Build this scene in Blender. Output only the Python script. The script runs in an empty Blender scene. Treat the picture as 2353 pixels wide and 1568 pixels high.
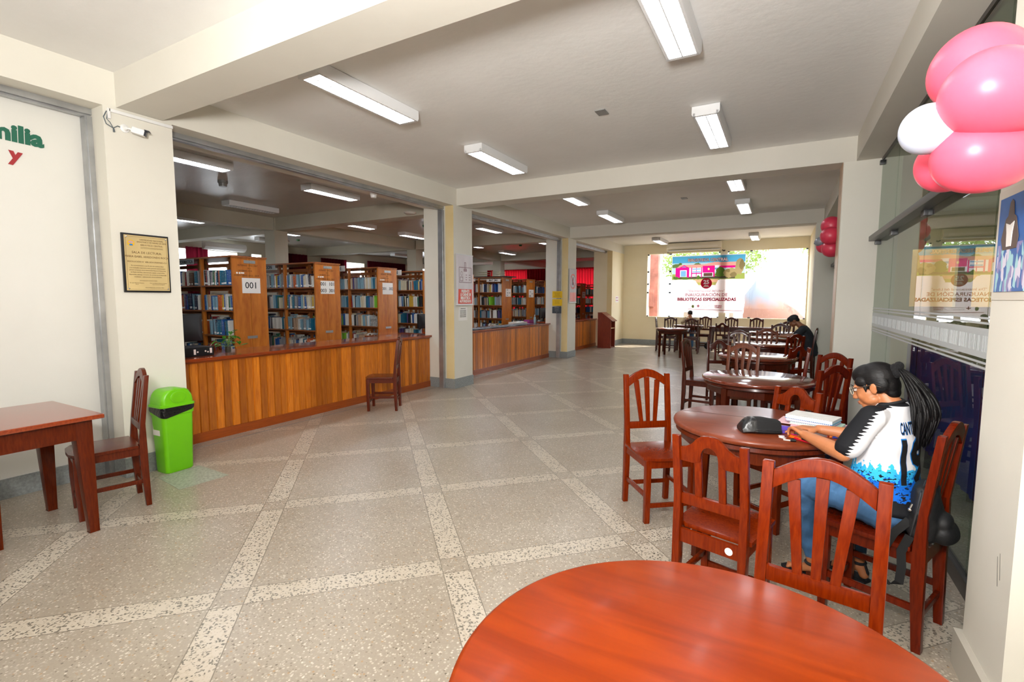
import bpy, bmesh, math, random
import numpy as np
from mathutils import Vector, Matrix, Euler
random.seed(7)
PI = math.pi
scn = bpy.context.scene
col = scn.collection
# ------------------------------------------------------------------ camera
YAW, PITCH, ROLL, FPX, EYE = -0.5076, -0.0863, 0.002, 1114.7, 1.5
cy_, sy_, cp_, sp_ = math.cos(YAW), math.sin(YAW), math.cos(PITCH), math.sin(PITCH)
fwd = Vector((sy_*cp_, cy_*cp_, sp_)); rgt = Vector((cy_, -sy_, 0)); upv = rgt.cross(fwd)
r_ = rgt*math.cos(ROLL)+upv*math.sin(ROLL); u_ = -rgt*math.sin(ROLL)+upv*math.cos(ROLL)
cam = bpy.data.cameras.new('camera'); cam.sensor_width = 36; cam.lens = FPX*36/2353; cam.clip_end = 200; cam.clip_start = .05
camo = bpy.data.objects.new('camera', cam); col.objects.link(camo)
camo.matrix_world = Matrix(((r_.x, u_.x, -fwd.x, 0), (r_.y, u_.y, -fwd.y, 0), (r_.z, u_.z, -fwd.z, EYE), (0, 0, 0, 1)))
scn.camera = camo
# ------------------------------------------------------------------ world, sun, lamps, exposure
w = bpy.data.worlds.new('world'); scn.world = w; w.use_nodes = True
bg = w.node_tree.nodes['Background']; bg.inputs[0].default_value = (.86, .93, 1, 1); bg.inputs[1].default_value = 8.5
scn.view_settings.view_transform = 'Standard'; scn.view_settings.look = 'None'
scn.view_settings.exposure = 0.0; scn.view_settings.gamma = 1; scn.view_settings.use_curve_mapping = False
scn.cycles.max_bounces = 7; scn.cycles.diffuse_bounces = 4; scn.cycles.glossy_bounces = 3; scn.cycles.transmission_bounces = 6
scn.cycles.transparent_max_bounces = 12; scn.cycles.caustics_reflective = False; scn.cycles.caustics_refractive = False
scn.cycles.sample_clamp_indirect = 6
def lamp(name, kind, loc, energy, color=(1, 1, 1), target=None, **k):
    l = bpy.data.lights.new(name, kind); l.energy = energy; l.color = color
    for a, b in k.items(): setattr(l, a, b)
    o = bpy.data.objects.new(name, l); col.objects.link(o); o.location = loc
    if target is not None:
        o.rotation_euler = (Vector(target)-Vector(loc)).to_track_quat('-Z', 'Y').to_euler()
    return o
lamp('sun', 'SUN', (-2, 22, 12), 9.0, (1, .93, .8), target=(-5.6, 17.0, 2.5), angle=.01)
# fill lamp added behind the photographer, and the photographer's flash bounced above the camera
lamp('rear_fill', 'AREA', (-2.2, -3.6, 1.9), 80, (1, .97, .93), target=(-2.2, 5, 1.7), shape='RECTANGLE', size=4.5, size_y=2.0)
lamp('camera_flash', 'AREA', (.12, -.12, 1.95), 19, (1, .97, .92), target=(-1.2, 4, 1.9), shape='DISK', size=.28)
lamp('bounced_flash', 'AREA', (-.3, -.3, 2.1), 210, (1, .98, .95), target=(-1.3, 2.6, 3.9), shape='DISK', size=.5)
# ------------------------------------------------------------------ mesh builder
bench = bpy.data.scenes.new('bench')          # a small side scene where text and fused bodies are turned into meshes; removed at the end
def bake(o):
    bench.collection.objects.link(o); vl = bench.view_layers[0]; vl.update(); dg = vl.depsgraph
    return bpy.data.meshes.new_from_object(o.evaluated_get(dg))
class MB:
    def __init__(s): s.v = []; s.f = []; s.m = []; s.mi = 0
    def add(s, vs, fs, M=None):
        b = len(s.v)
        s.v += [tuple(M @ Vector(p)) if M is not None else tuple(p) for p in vs]
        s.f += [tuple(b+i for i in f) for f in fs]; s.m += [s.mi]*len(fs)
        return s
    def box(s, x0, x1, y0, y1, z0, z1, M=None):
        vs = [(x, y, z) for z in (z0, z1) for y in (y0, y1) for x in (x0, x1)]
        return s.add(vs, [(0, 2, 3, 1), (4, 5, 7, 6), (0, 1, 5, 4), (2, 6, 7, 3), (0, 4, 6, 2), (1, 3, 7, 5)], M)
    def prism(s, poly, t0, t1, ax='y', M=None):
        # poly in the two other axes, extruded along ax from t0 to t1
        def P(a, b, t): return {'x': (t, a, b), 'y': (a, t, b), 'z': (a, b, t)}[ax]
        n = len(poly)
        vs = [P(a, b, t0) for a, b in poly]+[P(a, b, t1) for a, b in poly]
        fs = [tuple(range(n)), tuple(range(2*n-1, n-1, -1))]+[(i, i+n, (i+1) % n+n, (i+1) % n) for i in range(n)]
        return s.add(vs, fs, M)
    def lathe(s, prof, n=32, M=None, cap=True, sx=1, sy=1):
        vs = []; fs = []; k = len(prof)
        for r, z in prof:
            for i in range(n):
                a = 2*PI*i/n; vs.append((r*math.cos(a)*sx, r*math.sin(a)*sy, z))
        for j in range(k-1):
            for i in range(n):
                fs.append((j*n+i, j*n+(i+1) % n, (j+1)*n+(i+1) % n, (j+1)*n+i))
        if cap: fs += [tuple(range(n-1, -1, -1)), tuple(range((k-1)*n, k*n))]
        return s.add(vs, fs, M)
    def tube(s, pts, r, n=8, M=None, sq=1.0):
        pts = [Vector(p) for p in pts]; rs = r if isinstance(r, (list, tuple)) else [r]*len(pts)
        vs = []; fs = []; up = Vector((0, 0, 1)); pv = None
        for i, p in enumerate(pts):
            d = (pts[min(i+1, len(pts)-1)]-pts[max(i-1, 0)]).normalized()
            if pv is None: a = d.orthogonal().normalized() if abs(d.z) > .95 else d.cross(up).normalized()
            else: a = (pv-d*pv.dot(d)).normalized()
            pv = a; b = d.cross(a)
            for k in range(n):
                t = 2*PI*k/n; vs.append(p+(a*math.cos(t)+b*math.sin(t)*sq)*rs[i])
        for i in range(len(pts)-1):
            for k in range(n):
                fs.append((i*n+k, i*n+(k+1) % n, (i+1)*n+(k+1) % n, (i+1)*n+k))
        fs += [tuple(range(n-1, -1, -1)), tuple(range((len(pts)-1)*n, len(pts)*n))]
        return s.add(vs, fs, M)
    def ell(s, c, rad, n=20, m=12, M=None, R=None):
        vs = []; fs = []
        for j in range(m+1):
            t = PI*j/m
            for i in range(n):
                a = 2*PI*i/n
                q = Vector((rad[0]*math.sin(t)*math.cos(a), rad[1]*math.sin(t)*math.sin(a), rad[2]*math.cos(t)))
                if R is not None: q = R @ q
                vs.append(Vector(c)+q)
        for j in range(m):
            for i in range(n):
                fs.append((j*n+i, (j+1)*n+i, (j+1)*n+(i+1) % n, j*n+(i+1) % n))
        return s.add(vs, fs, M)
    def text(s, body, size, M, depth=.002, align='CENTER', bold=0.0, sx=1.0, spacing=1.0):
        c = bpy.data.curves.new('t', 'FONT'); c.body = body; c.size = size; c.extrude = depth/2; c.align_x = align; c.align_y = 'CENTER'
        c.offset = bold; c.space_character = spacing; c.resolution_u = 2
        o = bpy.data.objects.new('t', c); me = bake(o)
        S = Matrix.Diagonal((sx, 1, 1, 1))
        s.add([v.co.copy() for v in me.vertices], [tuple(p.vertices) for p in me.polygons], M @ S)
        bpy.data.objects.remove(o); bpy.data.meshes.remove(me); bpy.data.curves.remove(c)
        return s
    def build(s, name, mat, parent=None, smooth=True, bevel=0, seg=2, angle=35, origin=None, weld=False):
        if origin is None and parent is None:
            a = np.array(s.v); origin = ((a[:, 0].min()+a[:, 0].max())/2, (a[:, 1].min()+a[:, 1].max())/2, a[:, 2].min())
        if origin is None: origin = (0, 0, 0)
        me = bpy.data.meshes.new(name)
        me.from_pydata([(p[0]-origin[0], p[1]-origin[1], p[2]-origin[2]) for p in s.v], [], s.f)
        mats = mat if isinstance(mat, (list, tuple)) else [mat]
        for m in mats: me.materials.append(m)
        if len(mats) > 1: me.polygons.foreach_set('material_index', s.m)
        bm = bmesh.new(); bm.from_mesh(me)
        if weld: bmesh.ops.remove_doubles(bm, verts=bm.verts, dist=1e-5)
        if bevel:
            es = [e for e in bm.edges if len(e.link_faces) == 2 and e.calc_face_angle(0) > .6]
            bmesh.ops.bevel(bm, geom=es, offset=bevel, segments=seg, profile=.7, affect='EDGES', clamp_overlap=True)
        bmesh.ops.recalc_face_normals(bm, faces=bm.faces)
        bm.to_mesh(me); bm.free()
        if smooth:
            me.shade_smooth(); me.set_sharp_from_angle(angle=math.radians(angle))
        o = bpy.data.objects.new(name, me); col.objects.link(o)
        if parent is not None: o.parent = parent
        if origin != (0, 0, 0) or parent is None: o.location = origin
        return o
def tag(o, label=None, cat=None, group=None, kind=None):
    if label: o['label'] = label
    if cat: o['category'] = cat
    if group: o['group'] = group
    if kind: o['kind'] = kind
    return o
def thing(name, label, cat, loc=(0, 0, 0), rz=0, group=None):
    o = bpy.data.objects.new(name, None); col.objects.link(o); o.location = loc; o.rotation_euler = (0, 0, rz); o.empty_display_size = .1
    return tag(o, label, cat, group)
def copy_tree(o, parent=None):
    c = o.copy(); col.objects.link(c)
    if parent is not None: c.parent = parent
    for ch in list(o.children): copy_tree(ch, c)
    return c
def struct(name, mb, mat, **k):
    return tag(mb.build(name, mat, **k), kind='structure')
def rel(loc):   # world -> local of an unrotated root at loc
    return Matrix.Translation(-Vector(loc))
T = Matrix.Translation
def RX(a): return Matrix.Rotation(a, 4, 'X')
def RY(a): return Matrix.Rotation(a, 4, 'Y')
def RZ(a): return Matrix.Rotation(a, 4, 'Z')
# writing frames: text facing +X (on left wall), reading along +Y ; text facing -Y, reading along +X
def face_px(x, y, z): return Matrix(((0, 0, 1, x), (1, 0, 0, y), (0, 1, 0, z), (0, 0, 0, 1)))
def face_my(x, y, z): return Matrix(((1, 0, 0, x), (0, 0, -1, y), (0, 1, 0, z), (0, 0, 0, 1)))
def face_mx(x, y, z): return Matrix(((0, 0, -1, x), (-1, 0, 0, y), (0, 1, 0, z), (0, 0, 0, 1)))
# ------------------------------------------------------------------ materials
def srgb(h):
    h = h.lstrip('#'); r = [int(h[i:i+2], 16)/255 for i in (0, 2, 4)]
    return tuple((c/12.92 if c <= .04045 else ((c+.055)/1.055)**2.4) for c in r)+(1,)
def mat(name, color, rough=.5, metal=0, spec=.5, noise=0, nscale=8, bump=0, bscale=40, emis=None, es=0, coat=0, alpha=None, trans=0, sub=0):
    m = bpy.data.materials.new(name); m.use_nodes = True; nt = m.node_tree; N = nt.nodes; L = nt.links
    b = N['Principled BSDF']; c = srgb(color) if isinstance(color, str) else tuple(color)+(1,)*(4-len(color))
    b.inputs['Base Color'].default_value = c; b.inputs['Roughness'].default_value = rough; b.inputs['Metallic'].default_value = metal
    b.inputs['Specular IOR Level'].default_value = spec
    if coat: b.inputs['Coat Weight'].default_value = coat; b.inputs['Coat Roughness'].default_value = .12
    if emis: b.inputs['Emission Color'].default_value = srgb(emis); b.inputs['Emission Strength'].default_value = es
    if trans: b.inputs['Transmission Weight'].default_value = trans
    if sub: b.inputs['Subsurface Weight'].default_value = sub; b.inputs['Subsurface Radius'].default_value = (.02, .008, .005); b.inputs['Subsurface Scale'].default_value = .6
    if noise or bump:
        tc = N.new('ShaderNodeTexCoord')
        if noise:
            n = N.new('ShaderNodeTexNoise'); n.inputs['Scale'].default_value = nscale; n.inputs['Detail'].default_value = 5; L.new(tc.outputs['Object'], n.inputs['Vector'])
            r = N.new('ShaderNodeValToRGB'); L.new(n.outputs['Fac'], r.inputs[0])
            r.color_ramp.elements[0].position = .3; r.color_ramp.elements[1].position = .7
            r.color_ramp.elements[0].color = tuple(x*(1-noise) for x in c[:3])+(1,); r.color_ramp.elements[1].color = tuple(min(1, x*(1+noise*.6)) for x in c[:3])+(1,)
            L.new(r.outputs[0], b.inputs['Base Color'])
        if bump:
            n = N.new('ShaderNodeTexNoise'); n.inputs['Scale'].default_value = bscale; L.new(tc.outputs['Object'], n.inputs['Vector'])
            bp = N.new('ShaderNodeBump'); bp.inputs['Strength'].default_value = bump; bp.inputs['Distance'].default_value = .01
            L.new(n.outputs['Fac'], bp.inputs['Height']); L.new(bp.outputs[0], b.inputs['Normal'])
    return m
def wood(name, c1, c2, rough=.3, axis=(1, 1, 12), coat=.3, plank=None, sc=6, c3=None, spec=.5):
    """grain stretched along one axis; plank=(axis index, width) gives each board its own tone"""
    m = bpy.data.materials.new(name); m.use_nodes = True; nt = m.node_tree; N = nt.nodes; L = nt.links; b = N['Principled BSDF']
    tc = N.new('ShaderNodeTexCoord'); mp = N.new('ShaderNodeMapping'); L.new(tc.outputs['Object'], mp.inputs[0])
    mx = max(axis); mp.inputs['Scale'].default_value = tuple(mx/a for a in axis)
    vec = mp.outputs[0]
    if plank:
        sp = N.new('ShaderNodeSeparateXYZ'); L.new(tc.outputs['Object'], sp.inputs[0])
        dv = N.new('ShaderNodeMath'); dv.operation = 'DIVIDE'; dv.inputs[1].default_value = plank[1]; L.new(sp.outputs[plank[0]], dv.inputs[0])
        fl = N.new('ShaderNodeMath'); fl.operation = 'FLOOR'; L.new(dv.outputs[0], fl.inputs[0])
        wn = N.new('ShaderNodeTexWhiteNoise'); wn.noise_dimensions = '1D'; L.new(fl.outputs[0], wn.inputs['W'])
        ad = N.new('ShaderNodeVectorMath'); ad.operation = 'ADD'; L.new(mp.outputs[0], ad.inputs[0])
        scv = N.new('ShaderNodeVectorMath'); scv.operation = 'SCALE'; scv.inputs['Scale'].default_value = 30; L.new(wn.outputs['Color'], scv.inputs[0]); L.new(scv.outputs[0], ad.inputs[1]); vec = ad.outputs[0]
    n = N.new('ShaderNodeTexNoise'); n.inputs['Scale'].default_value = sc/ mx; n.inputs['Detail'].default_value = 6; n.inputs['Distortion'].default_value = .6; L.new(vec, n.inputs['Vector'])
    n.inputs['Scale'].default_value = sc
    r = N.new('ShaderNodeValToRGB'); r.color_ramp.elements[0].position = .3; r.color_ramp.elements[1].position = .72
    r.color_ramp.elements[0].color = srgb(c1); r.color_ramp.elements[1].color = srgb(c2); L.new(n.outputs['Fac'], r.inputs[0]); out = r.outputs[0]
    if plank:
        r2 = N.new('ShaderNodeValToRGB'); r2.color_ramp.interpolation = 'LINEAR'; r2.color_ramp.elements[0].color = (.62, .55, .5, 1); r2.color_ramp.elements[1].color = (1.25, 1.2, 1.05, 1); L.new(wn.outputs['Value'], r2.inputs[0])
        mu = N.new('ShaderNodeMix'); mu.data_type = 'RGBA'; mu.blend_type = 'MULTIPLY'; mu.inputs[0].default_value = 1; L.new(out, mu.inputs[6]); L.new(r2.outputs[0], mu.inputs[7]); out = mu.outputs[2]
    L.new(out, b.inputs['Base Color']); b.inputs['Roughness'].default_value = rough; b.inputs['Coat Weight'].default_value = coat; b.inputs['Coat Roughness'].default_value = .1
    b.inputs['Specular IOR Level'].default_value = spec
    return m
def plaster(name, c, c2=None, scale=1.2, rough=.75, amt=.5, bump=.05, spec=.3, stretch=(1, 1, 1)):
    m = bpy.data.materials.new(name); m.use_nodes = True; nt = m.node_tree; N = nt.nodes; L = nt.links; b = N['Principled BSDF']
    tc = N.new('ShaderNodeTexCoord'); mp = N.new('ShaderNodeMapping'); mp.inputs['Scale'].default_value = stretch; L.new(tc.outputs['Object'], mp.inputs[0])
    n = N.new('ShaderNodeTexNoise'); n.inputs['Scale'].default_value = scale; n.inputs['Detail'].default_value = 8; n.inputs['Roughness'].default_value = .6; L.new(mp.outputs[0], n.inputs['Vector'])
    r = N.new('ShaderNodeValToRGB'); r.color_ramp.elements[0].position = .35; r.color_ramp.elements[1].position = .7
    r.color_ramp.elements[0].color = srgb(c); r.color_ramp.elements[1].color = srgb(c2 or c); L.new(n.outputs['Fac'], r.inputs[0]); L.new(r.outputs[0], b.inputs['Base Color'])
    b.inputs['Roughness'].default_value = rough; b.inputs['Specular IOR Level'].default_value = spec
    n2 = N.new('ShaderNodeTexNoise'); n2.inputs['Scale'].default_value = 14; n2.inputs['Detail'].default_value = 6; L.new(mp.outputs[0], n2.inputs['Vector'])
    bp = N.new('ShaderNodeBump'); bp.inputs['Strength'].default_value = bump; bp.inputs['Distance'].default_value = .02; L.new(n2.outputs['Fac'], bp.inputs['Height']); L.new(bp.outputs[0], b.inputs['Normal'])
    return m
def pane_glass(name, tint, ior=1.5):
    m = bpy.data.materials.new(name); m.use_nodes = True; nt = m.node_tree; N = nt.nodes; L = nt.links; N.clear()
    o = N.new('ShaderNodeOutputMaterial'); mx = N.new('ShaderNodeMixShader'); fr = N.new('ShaderNodeFresnel'); fr.inputs[0].default_value = ior
    ge = N.new('ShaderNodeNewGeometry'); sb = N.new('ShaderNodeMath'); sb.operation = 'SUBTRACT'; sb.inputs[0].default_value = 1; L.new(ge.outputs['Backfacing'], sb.inputs[1]); ml = N.new('ShaderNodeMath'); ml.operation = 'MULTIPLY'; L.new(fr.outputs[0], ml.inputs[0]); L.new(sb.outputs[0], ml.inputs[1])
    t = N.new('ShaderNodeBsdfTransparent'); t.inputs[0].default_value = srgb(tint); g = N.new('ShaderNodeBsdfGlossy'); g.inputs['Roughness'].default_value = .0
    L.new(ml.outputs[0], mx.inputs[0]); L.new(t.outputs[0], mx.inputs[1]); L.new(g.outputs[0], mx.inputs[2]); L.new(mx.outputs[0], o.inputs[0])
    return m
def terrazzo():
    m = bpy.data.materials.new('terrazzo_floor'); m.use_nodes = True; nt = m.node_tree; N = nt.nodes; L = nt.links; b = N['Principled BSDF']
    tc = N.new('ShaderNodeTexCoord'); P = tc.outputs['Object']
    def math_(op, a, c=None):
        n = N.new('ShaderNodeMath'); n.operation = op
        for i, v in enumerate((a, c)):
            if v is None: continue
            if isinstance(v, (int, float)): n.inputs[i].default_value = v
            else: L.new(v, n.inputs[i])
        return n.outputs[0]
    sp = N.new('ShaderNodeSeparateXYZ'); L.new(P, sp.inputs[0]); X, Y = sp.outputs[0], sp.outputs[1]
    def band(v, c0):     # distance to the nearest band centre, period 1.603 (H=1.5 units)
        t = math_('ADD', math_('SUBTRACT', v, c0), .8015); t = math_('MODULO', math_('ADD', t, 1603*.1), 1.603)
        return math_('ABSOLUTE', math_('SUBTRACT', t, .8015))
    dA = band(math_('ADD', X, Y), -1.022); dB = band(math_('SUBTRACT', Y, X), 3.70)
    inA = math_('LESS_THAN', dA, .103); inB = math_('LESS_THAN', dB, .103)
    xor = math_('ABSOLUTE', math_('SUBTRACT', inA, inB))
    ln = math_('MAXIMUM', math_('LESS_THAN', math_('ABSOLUTE', math_('SUBTRACT', dA, .105)), .0035), math_('LESS_THAN', math_('ABSOLUTE', math_('SUBTRACT', dB, .105)), .0035))
    def vor(scale):
        v = N.new('ShaderNodeTexVoronoi'); v.inputs['Scale'].default_value = scale; L.new(P, v.inputs['Vector']); return v
    def ramp(inp, els, const=False):
        r = N.new('ShaderNodeValToRGB'); r.color_ramp.interpolation = 'CONSTANT' if const else 'LINEAR'
        while len(r.color_ramp.elements) < len(els): r.color_ramp.elements.new(.5)
        for e, (p, c) in zip(r.color_ramp.elements, els): e.position = p; e.color = srgb(c)
        L.new(inp, r.inputs[0]); return r.outputs[0]
    def mix(f, a, c):
        n = N.new('ShaderNodeMix'); n.data_type = 'RGBA'; L.new(f, n.inputs[0]); L.new(a, n.inputs[6]); L.new(c, n.inputs[7]); return n.outputs[2]
    v1 = vor(85); s1 = N.new('ShaderNodeSeparateColor'); L.new(v1.outputs['Color'], s1.inputs[0])
    chips = ramp(s1.outputs[0], [(0, '#aaa196'), (.34, '#b9b1a6'), (.55, '#cdc6bb'), (.74, '#938a7d'), (.84, '#b39877'), (.89, '#dcd7ce'), (.97, '#7b7367')], True)
    cem = ramp(v1.outputs['Distance'], [(0, '#b5ac9f'), (1, '#a89f92')])
    inchip = math_('LESS_THAN', v1.outputs['Distance'], .42)
    agg = mix(inchip, cem, chips)
    nz = N.new('ShaderNodeTexNoise'); nz.inputs['Scale'].default_value = 1.3; nz.inputs['Detail'].default_value = 6; L.new(P, nz.inputs['Vector'])
    dirt = ramp(nz.outputs['Fac'], [(.3, '#e0d9d0'), (.7, '#f6f4f0')])
    v2 = vor(120); s2 = N.new('ShaderNodeSeparateColor'); L.new(v2.outputs['Color'], s2.inputs[0])
    bandc = ramp(s2.outputs[0], [(0, '#d0c8bb'), (.60, '#c6bdae'), (.80, '#77736a'), (.91, '#958f84')], True)
    allc = mix(xor, agg, bandc)
    mu = N.new('ShaderNodeMix'); mu.data_type = 'RGBA'; mu.blend_type = 'MULTIPLY'; mu.inputs[0].default_value = 1; L.new(allc, mu.inputs[6]); L.new(dirt, mu.inputs[7])
    lc = N.new('ShaderNodeRGB'); lc.outputs[0].default_value = srgb('#6d6557')
    L.new(mix(math_('MULTIPLY', ln, .8), mu.outputs[2], lc.outputs[0]), b.inputs['Base Color'])
    b.inputs['Roughness'].default_value = .30; b.inputs['Specular IOR Level'].default_value = .5
    
    return m
M = {}
M['wall'] = plaster('cream_paint', '#dcd8cc', '#e2dfd4', .8)
M['wallsuntint'] = plaster('sun_tinted_cream', '#eadcba', '#f0e5c8', .8)  # sunlight warmth of the far end put into the cream colour
M['wallyellow'] = plaster('yellowed_paint', '#dfc68c', '#e4d3a6', 1.5)
M['reveal'] = plaster('beige_paint', '#cfc6ac', '#d4ccb4', 1.2)
M['ceil'] = plaster('ceiling_paint', '#e9e8e5', '#f1f0ee', .9, rough=.55, bump=.12, spec=.4)
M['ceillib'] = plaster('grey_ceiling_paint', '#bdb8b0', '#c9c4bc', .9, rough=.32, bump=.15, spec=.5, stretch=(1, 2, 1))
M['beam'] = plaster('beam_paint', '#d8d4c9', '#dedad0', 1)
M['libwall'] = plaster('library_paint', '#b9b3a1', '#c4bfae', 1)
M['base'] = mat('grey_terrazzo_skirting', '#8f9494', .5, noise=.25, nscale=60)
M['floor'] = terrazzo()
M['galv'] = mat('galvanised_steel', '#b4b6b8', .35, .8, noise=.2, nscale=6)
M['white'] = mat('white_plastic', '#e9e9e8', .4)
M['whitemetal'] = mat('white_metal', '#e6e7e8', .35)
M['black'] = mat('black_plastic', '#15161a', .35)
M['steel'] = mat('dark_steel', '#4a4644', .35, .6)
M['chrome'] = mat('chrome', '#d0d0d0', .15, 1)
M['maho'] = wood('mahogany', '#4c1503', '#612206', .26, (1, 1, 8), .1, sc=14, spec=.22)
M['mahoshade'] = wood('shaded_mahogany', '#3a1106', '#4e1a08', .26, (1, 1, 8), .12, sc=14, spec=.25)  # far furniture: the weaker light there is put into the wood colour
M['mahotop'] = wood('mahogany_top', '#7c2e12', '#96401c', .22, (8, 1, 1), .5, sc=10)
M['counter'] = wood('honey_boards', '#b56215', '#d98524', .35, (1, 1, 10), .3, plank=(1, .0852), sc=5)
M['countertop'] = wood('reddish_top', '#7e2f10', '#98421a', .18, (1, 10, 1), .6, sc=6)
M['kick'] = wood('kick_board', '#8a3d0c', '#a24c13', .35, (1, 10, 1), .3, sc=6)
M['shelf'] = wood('shelf_end_wood', '#a35616', '#c97a2a', .38, (1, 2.5, 10), .3, sc=3)
M['shelfd'] = wood('shelf_wood', '#7a421b', '#9c5827', .4, (10, 2, 2), .2, sc=4)
M['paper'] = mat('paper', '#ece9e4', .6)
M['ink'] = mat('ink', '#1c1c1e', .6)
M['pane'] = pane_glass('window_glass', '#ffffff')
M['glass'] = pane_glass('greenish_glass', '#dfe9e0', 1.75)
# ================================================================== the setting
XA, XB, XC = -4.738, -5.35, -5.253
ZC, ZB, ZO = 3.293, 3.023, 3.015
XG, XR, XO = .88, .642, .523
YW = 16.274
P1, P2, P3, P4 = (1.89, 2.388), (6.55, 7.09), (11.40, 11.94), (15.01, YW)
struct('floor', MB().box(-15.3, 6, -4.2, 27, -.1, 0), M['floor'], origin=(0, 0, 0))
struct('ceiling', MB().box(XA, 6, -4.2, YW+.2, ZC, ZC+.15), M['ceil'])
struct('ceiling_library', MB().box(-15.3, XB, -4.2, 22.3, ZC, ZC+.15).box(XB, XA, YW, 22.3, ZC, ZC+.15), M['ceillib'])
for k, (y0, y1) in enumerate(((1.98, 2.31), (6.64, 6.964), (11.5, 11.88))):
    struct('ceiling_beam', MB().box(XA, 1.05, y0, y1, ZB, ZC), M['beam'])
struct('ceiling_beam', MB().box(XR, 1.05, -4, P2[0]+.09, ZB, ZC).box(XR, 1.05, 6.964, 11.5, ZB, ZC), M['beam'])
struct('ceiling_beam', MB().box(XB, XA, -4, YW+.2, ZO, ZC), M['wall'])          # lintel over the counters
# pillars of the left wall, each one piece
for k, (y0, y1) in enumerate((P1, P2, P3)):
    mb = MB().box(XB, XA, y0, y1, 0, ZO)
    struct('pillar', mb, M['wall'])
    if k:
        struct('trim_%d' % (10+k), MB().box(-4.90, XA-.001, y0-.004, y0+.001, .16, ZO), M['wallyellow'])
    struct('trim_%d' % (k+1), MB().box(XB, XA+.012, y0-.012, y1+.012, 0, .165), M['base'])
    struct('trim_%d' % (20+k), MB().box(-5.03, -4.925, y0-.035, y0, 0, ZO-.061).box(-5.02, -4.935, y0-.045, y0-.03, 0, ZO-.061), M['galv'])
struct('wall_left', MB().box(XB, XA, P4[0], P4[1], 0, ZO), M['wallsuntint'])
struct('trim_13', MB().box(-4.90, XA-.001, P4[0]-.004, P4[0]+.001, .0, ZO), M['wallyellow'])
struct('baseboard_left', MB().box(XA, XA+.012, P4[0], YW, 0, .165), M['base'])
struct('wall_left_front', MB().box(-5.35, -5.03, -4, P1[0], 0, ZO), plaster('white_infill', '#e3e2db', '#e8e7e1', 1))
struct('baseboard_left_front', MB().box(-5.03, -5.015, -4, P1[0], 0, .15), M['base'])
# shutter guide channels under the lintel
for k, (y0, y1) in enumerate(((-4, P1[0]), (P1[1], P2[0]), (P2[1], P3[0]), (P3[1], P4[0]))):
    struct('trim_%d' % (30+k), MB().box(-5.03, -4.925, y0, y1, ZO-.045, ZO).box(-5.005, -4.95, y0, y1, ZO-.06, ZO-.04), M['galv'])
    if k:
        struct('trim_%d' % (40+k), MB().box(-5.08, -5.072, y0, y1, 0, .004), M['galv'])
# far wall with its two window openings
W1, W2 = (-3.966, -1.715), (-1.55, .593)
Z0, Z1 = .915, 2.985
mb = MB().box(XA-.6, W1[0], YW, YW+.2, 0, ZC).box(W1[1], W2[0], YW, YW+.2, 0, ZC).box(W2[1], 1.2, YW, YW+.2, 0, ZC)
mb.box(W1[0], W1[1], YW, YW+.2, 0, Z0).box(W2[0], W2[1], YW, YW+.2, 0, Z0).box(W1[0], W1[1], YW, YW+.2, Z1, ZC).box(W2[0], W2[1], YW, YW+.2, Z1, ZC)
struct('wall_back', mb, M['wallsuntint'])
struct('baseboard_back', MB().box(XA, .593, YW-.012, YW, 0, .165), M['base'])
struct('wall_right_back', MB().box(.61, 1.2, 11.88, YW, 0, ZC), M['wallsuntint'])
struct('wall_right_pier', MB().box(XO, 1.05, 6.64, 6.964, 0, ZB), M['wall'])
struct('wall_right_far_pier', MB().box(XO, 1.05, 11.5, 11.88, 0, ZB), M['wall'])
struct('trim_50', MB().box(XO-.004, XO+.002, 6.64, 6.964, 0, ZB), mat('tan_edge', '#c9ad90', .5))
struct('pillar', MB().box(.7, 1.15, 2.14, 2.53, 0, ZC), M['wall'])
tag(MB().prism([(2.24, .50), (2.245, .50), (2.262, .60), (2.259, .60)], .6992, .7, 'x').prism([(2.225, .53), (2.229, .53), (2.243, .62), (2.240, .62)], .6992, .7, 'x').build('scuff_marks', mat('scuff_grey', '#7c7870', .7), smooth=False), 'two dark scuff marks low on the right front pillar', 'marks')
struct('trim_51', MB().box(.675, 1.15, 2.12, 2.55, 0, .15), mat('pale_skirting', '#b9b4a8', .5))
struct('wall_right_front', MB().box(1.05, 1.2, -4, 2.2, 0, ZC), M['wall'])
struct('wall_rear', MB().box(-15.3, 6, -4.2, -4, 0, ZC), M['wall'])
# windows of the far wall: divided panes with little corner clips
def window(n, x0, x1, cols, rows):
    root = bpy.data.objects.new('window_%d' % n, None); col.objects.link(root); root.location = ((x0+x1)/2, YW, Z0); root['kind'] = 'structure'
    R = rel(root.location)
    for i in range(len(cols)-1):
        for j in range(len(rows)-1):
            if cols[i+1] > -.9 and j: continue
            zt = rows[j+1] if cols[i+1] <= -.9 else rows[-1]
            MB().box(cols[i]+.006, cols[i+1]-.006, YW+.05, YW+.058, rows[j]+.006, zt-.006, R).build('pane', M['pane'], root, smooth=False)
    fr = MB()
    for c in (x0, x1): fr.box(c-.02, c+.02, YW-.01, YW+.09, Z0, Z1, R)
    for c in (Z0, Z1): fr.box(x0, x1, YW-.01, YW+.09, c-.018, c+.018, R)
    fr.build('window_frame', M['wallsuntint'], root)
    for c in cols:
        for r in rows:
            if c > -.9 and r not in (rows[0], rows[-1]): continue
            ins = .035 if c == cols[0] else (-.035 if c == cols[-1] else 0)
            dz = .03 if r == rows[0] else (-.03 if r == rows[-1] else 0)
            MB().box(c+ins-.035, c+ins+.035, YW+.02, YW+.07, r+dz-.025, r+dz+.025, R).build('clip', M['black'], root)
window(1, W1[0], W1[1], [W1[0], -3.22, W1[1]], [Z0, 1.72, 2.0, 2.4, Z1])
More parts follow.
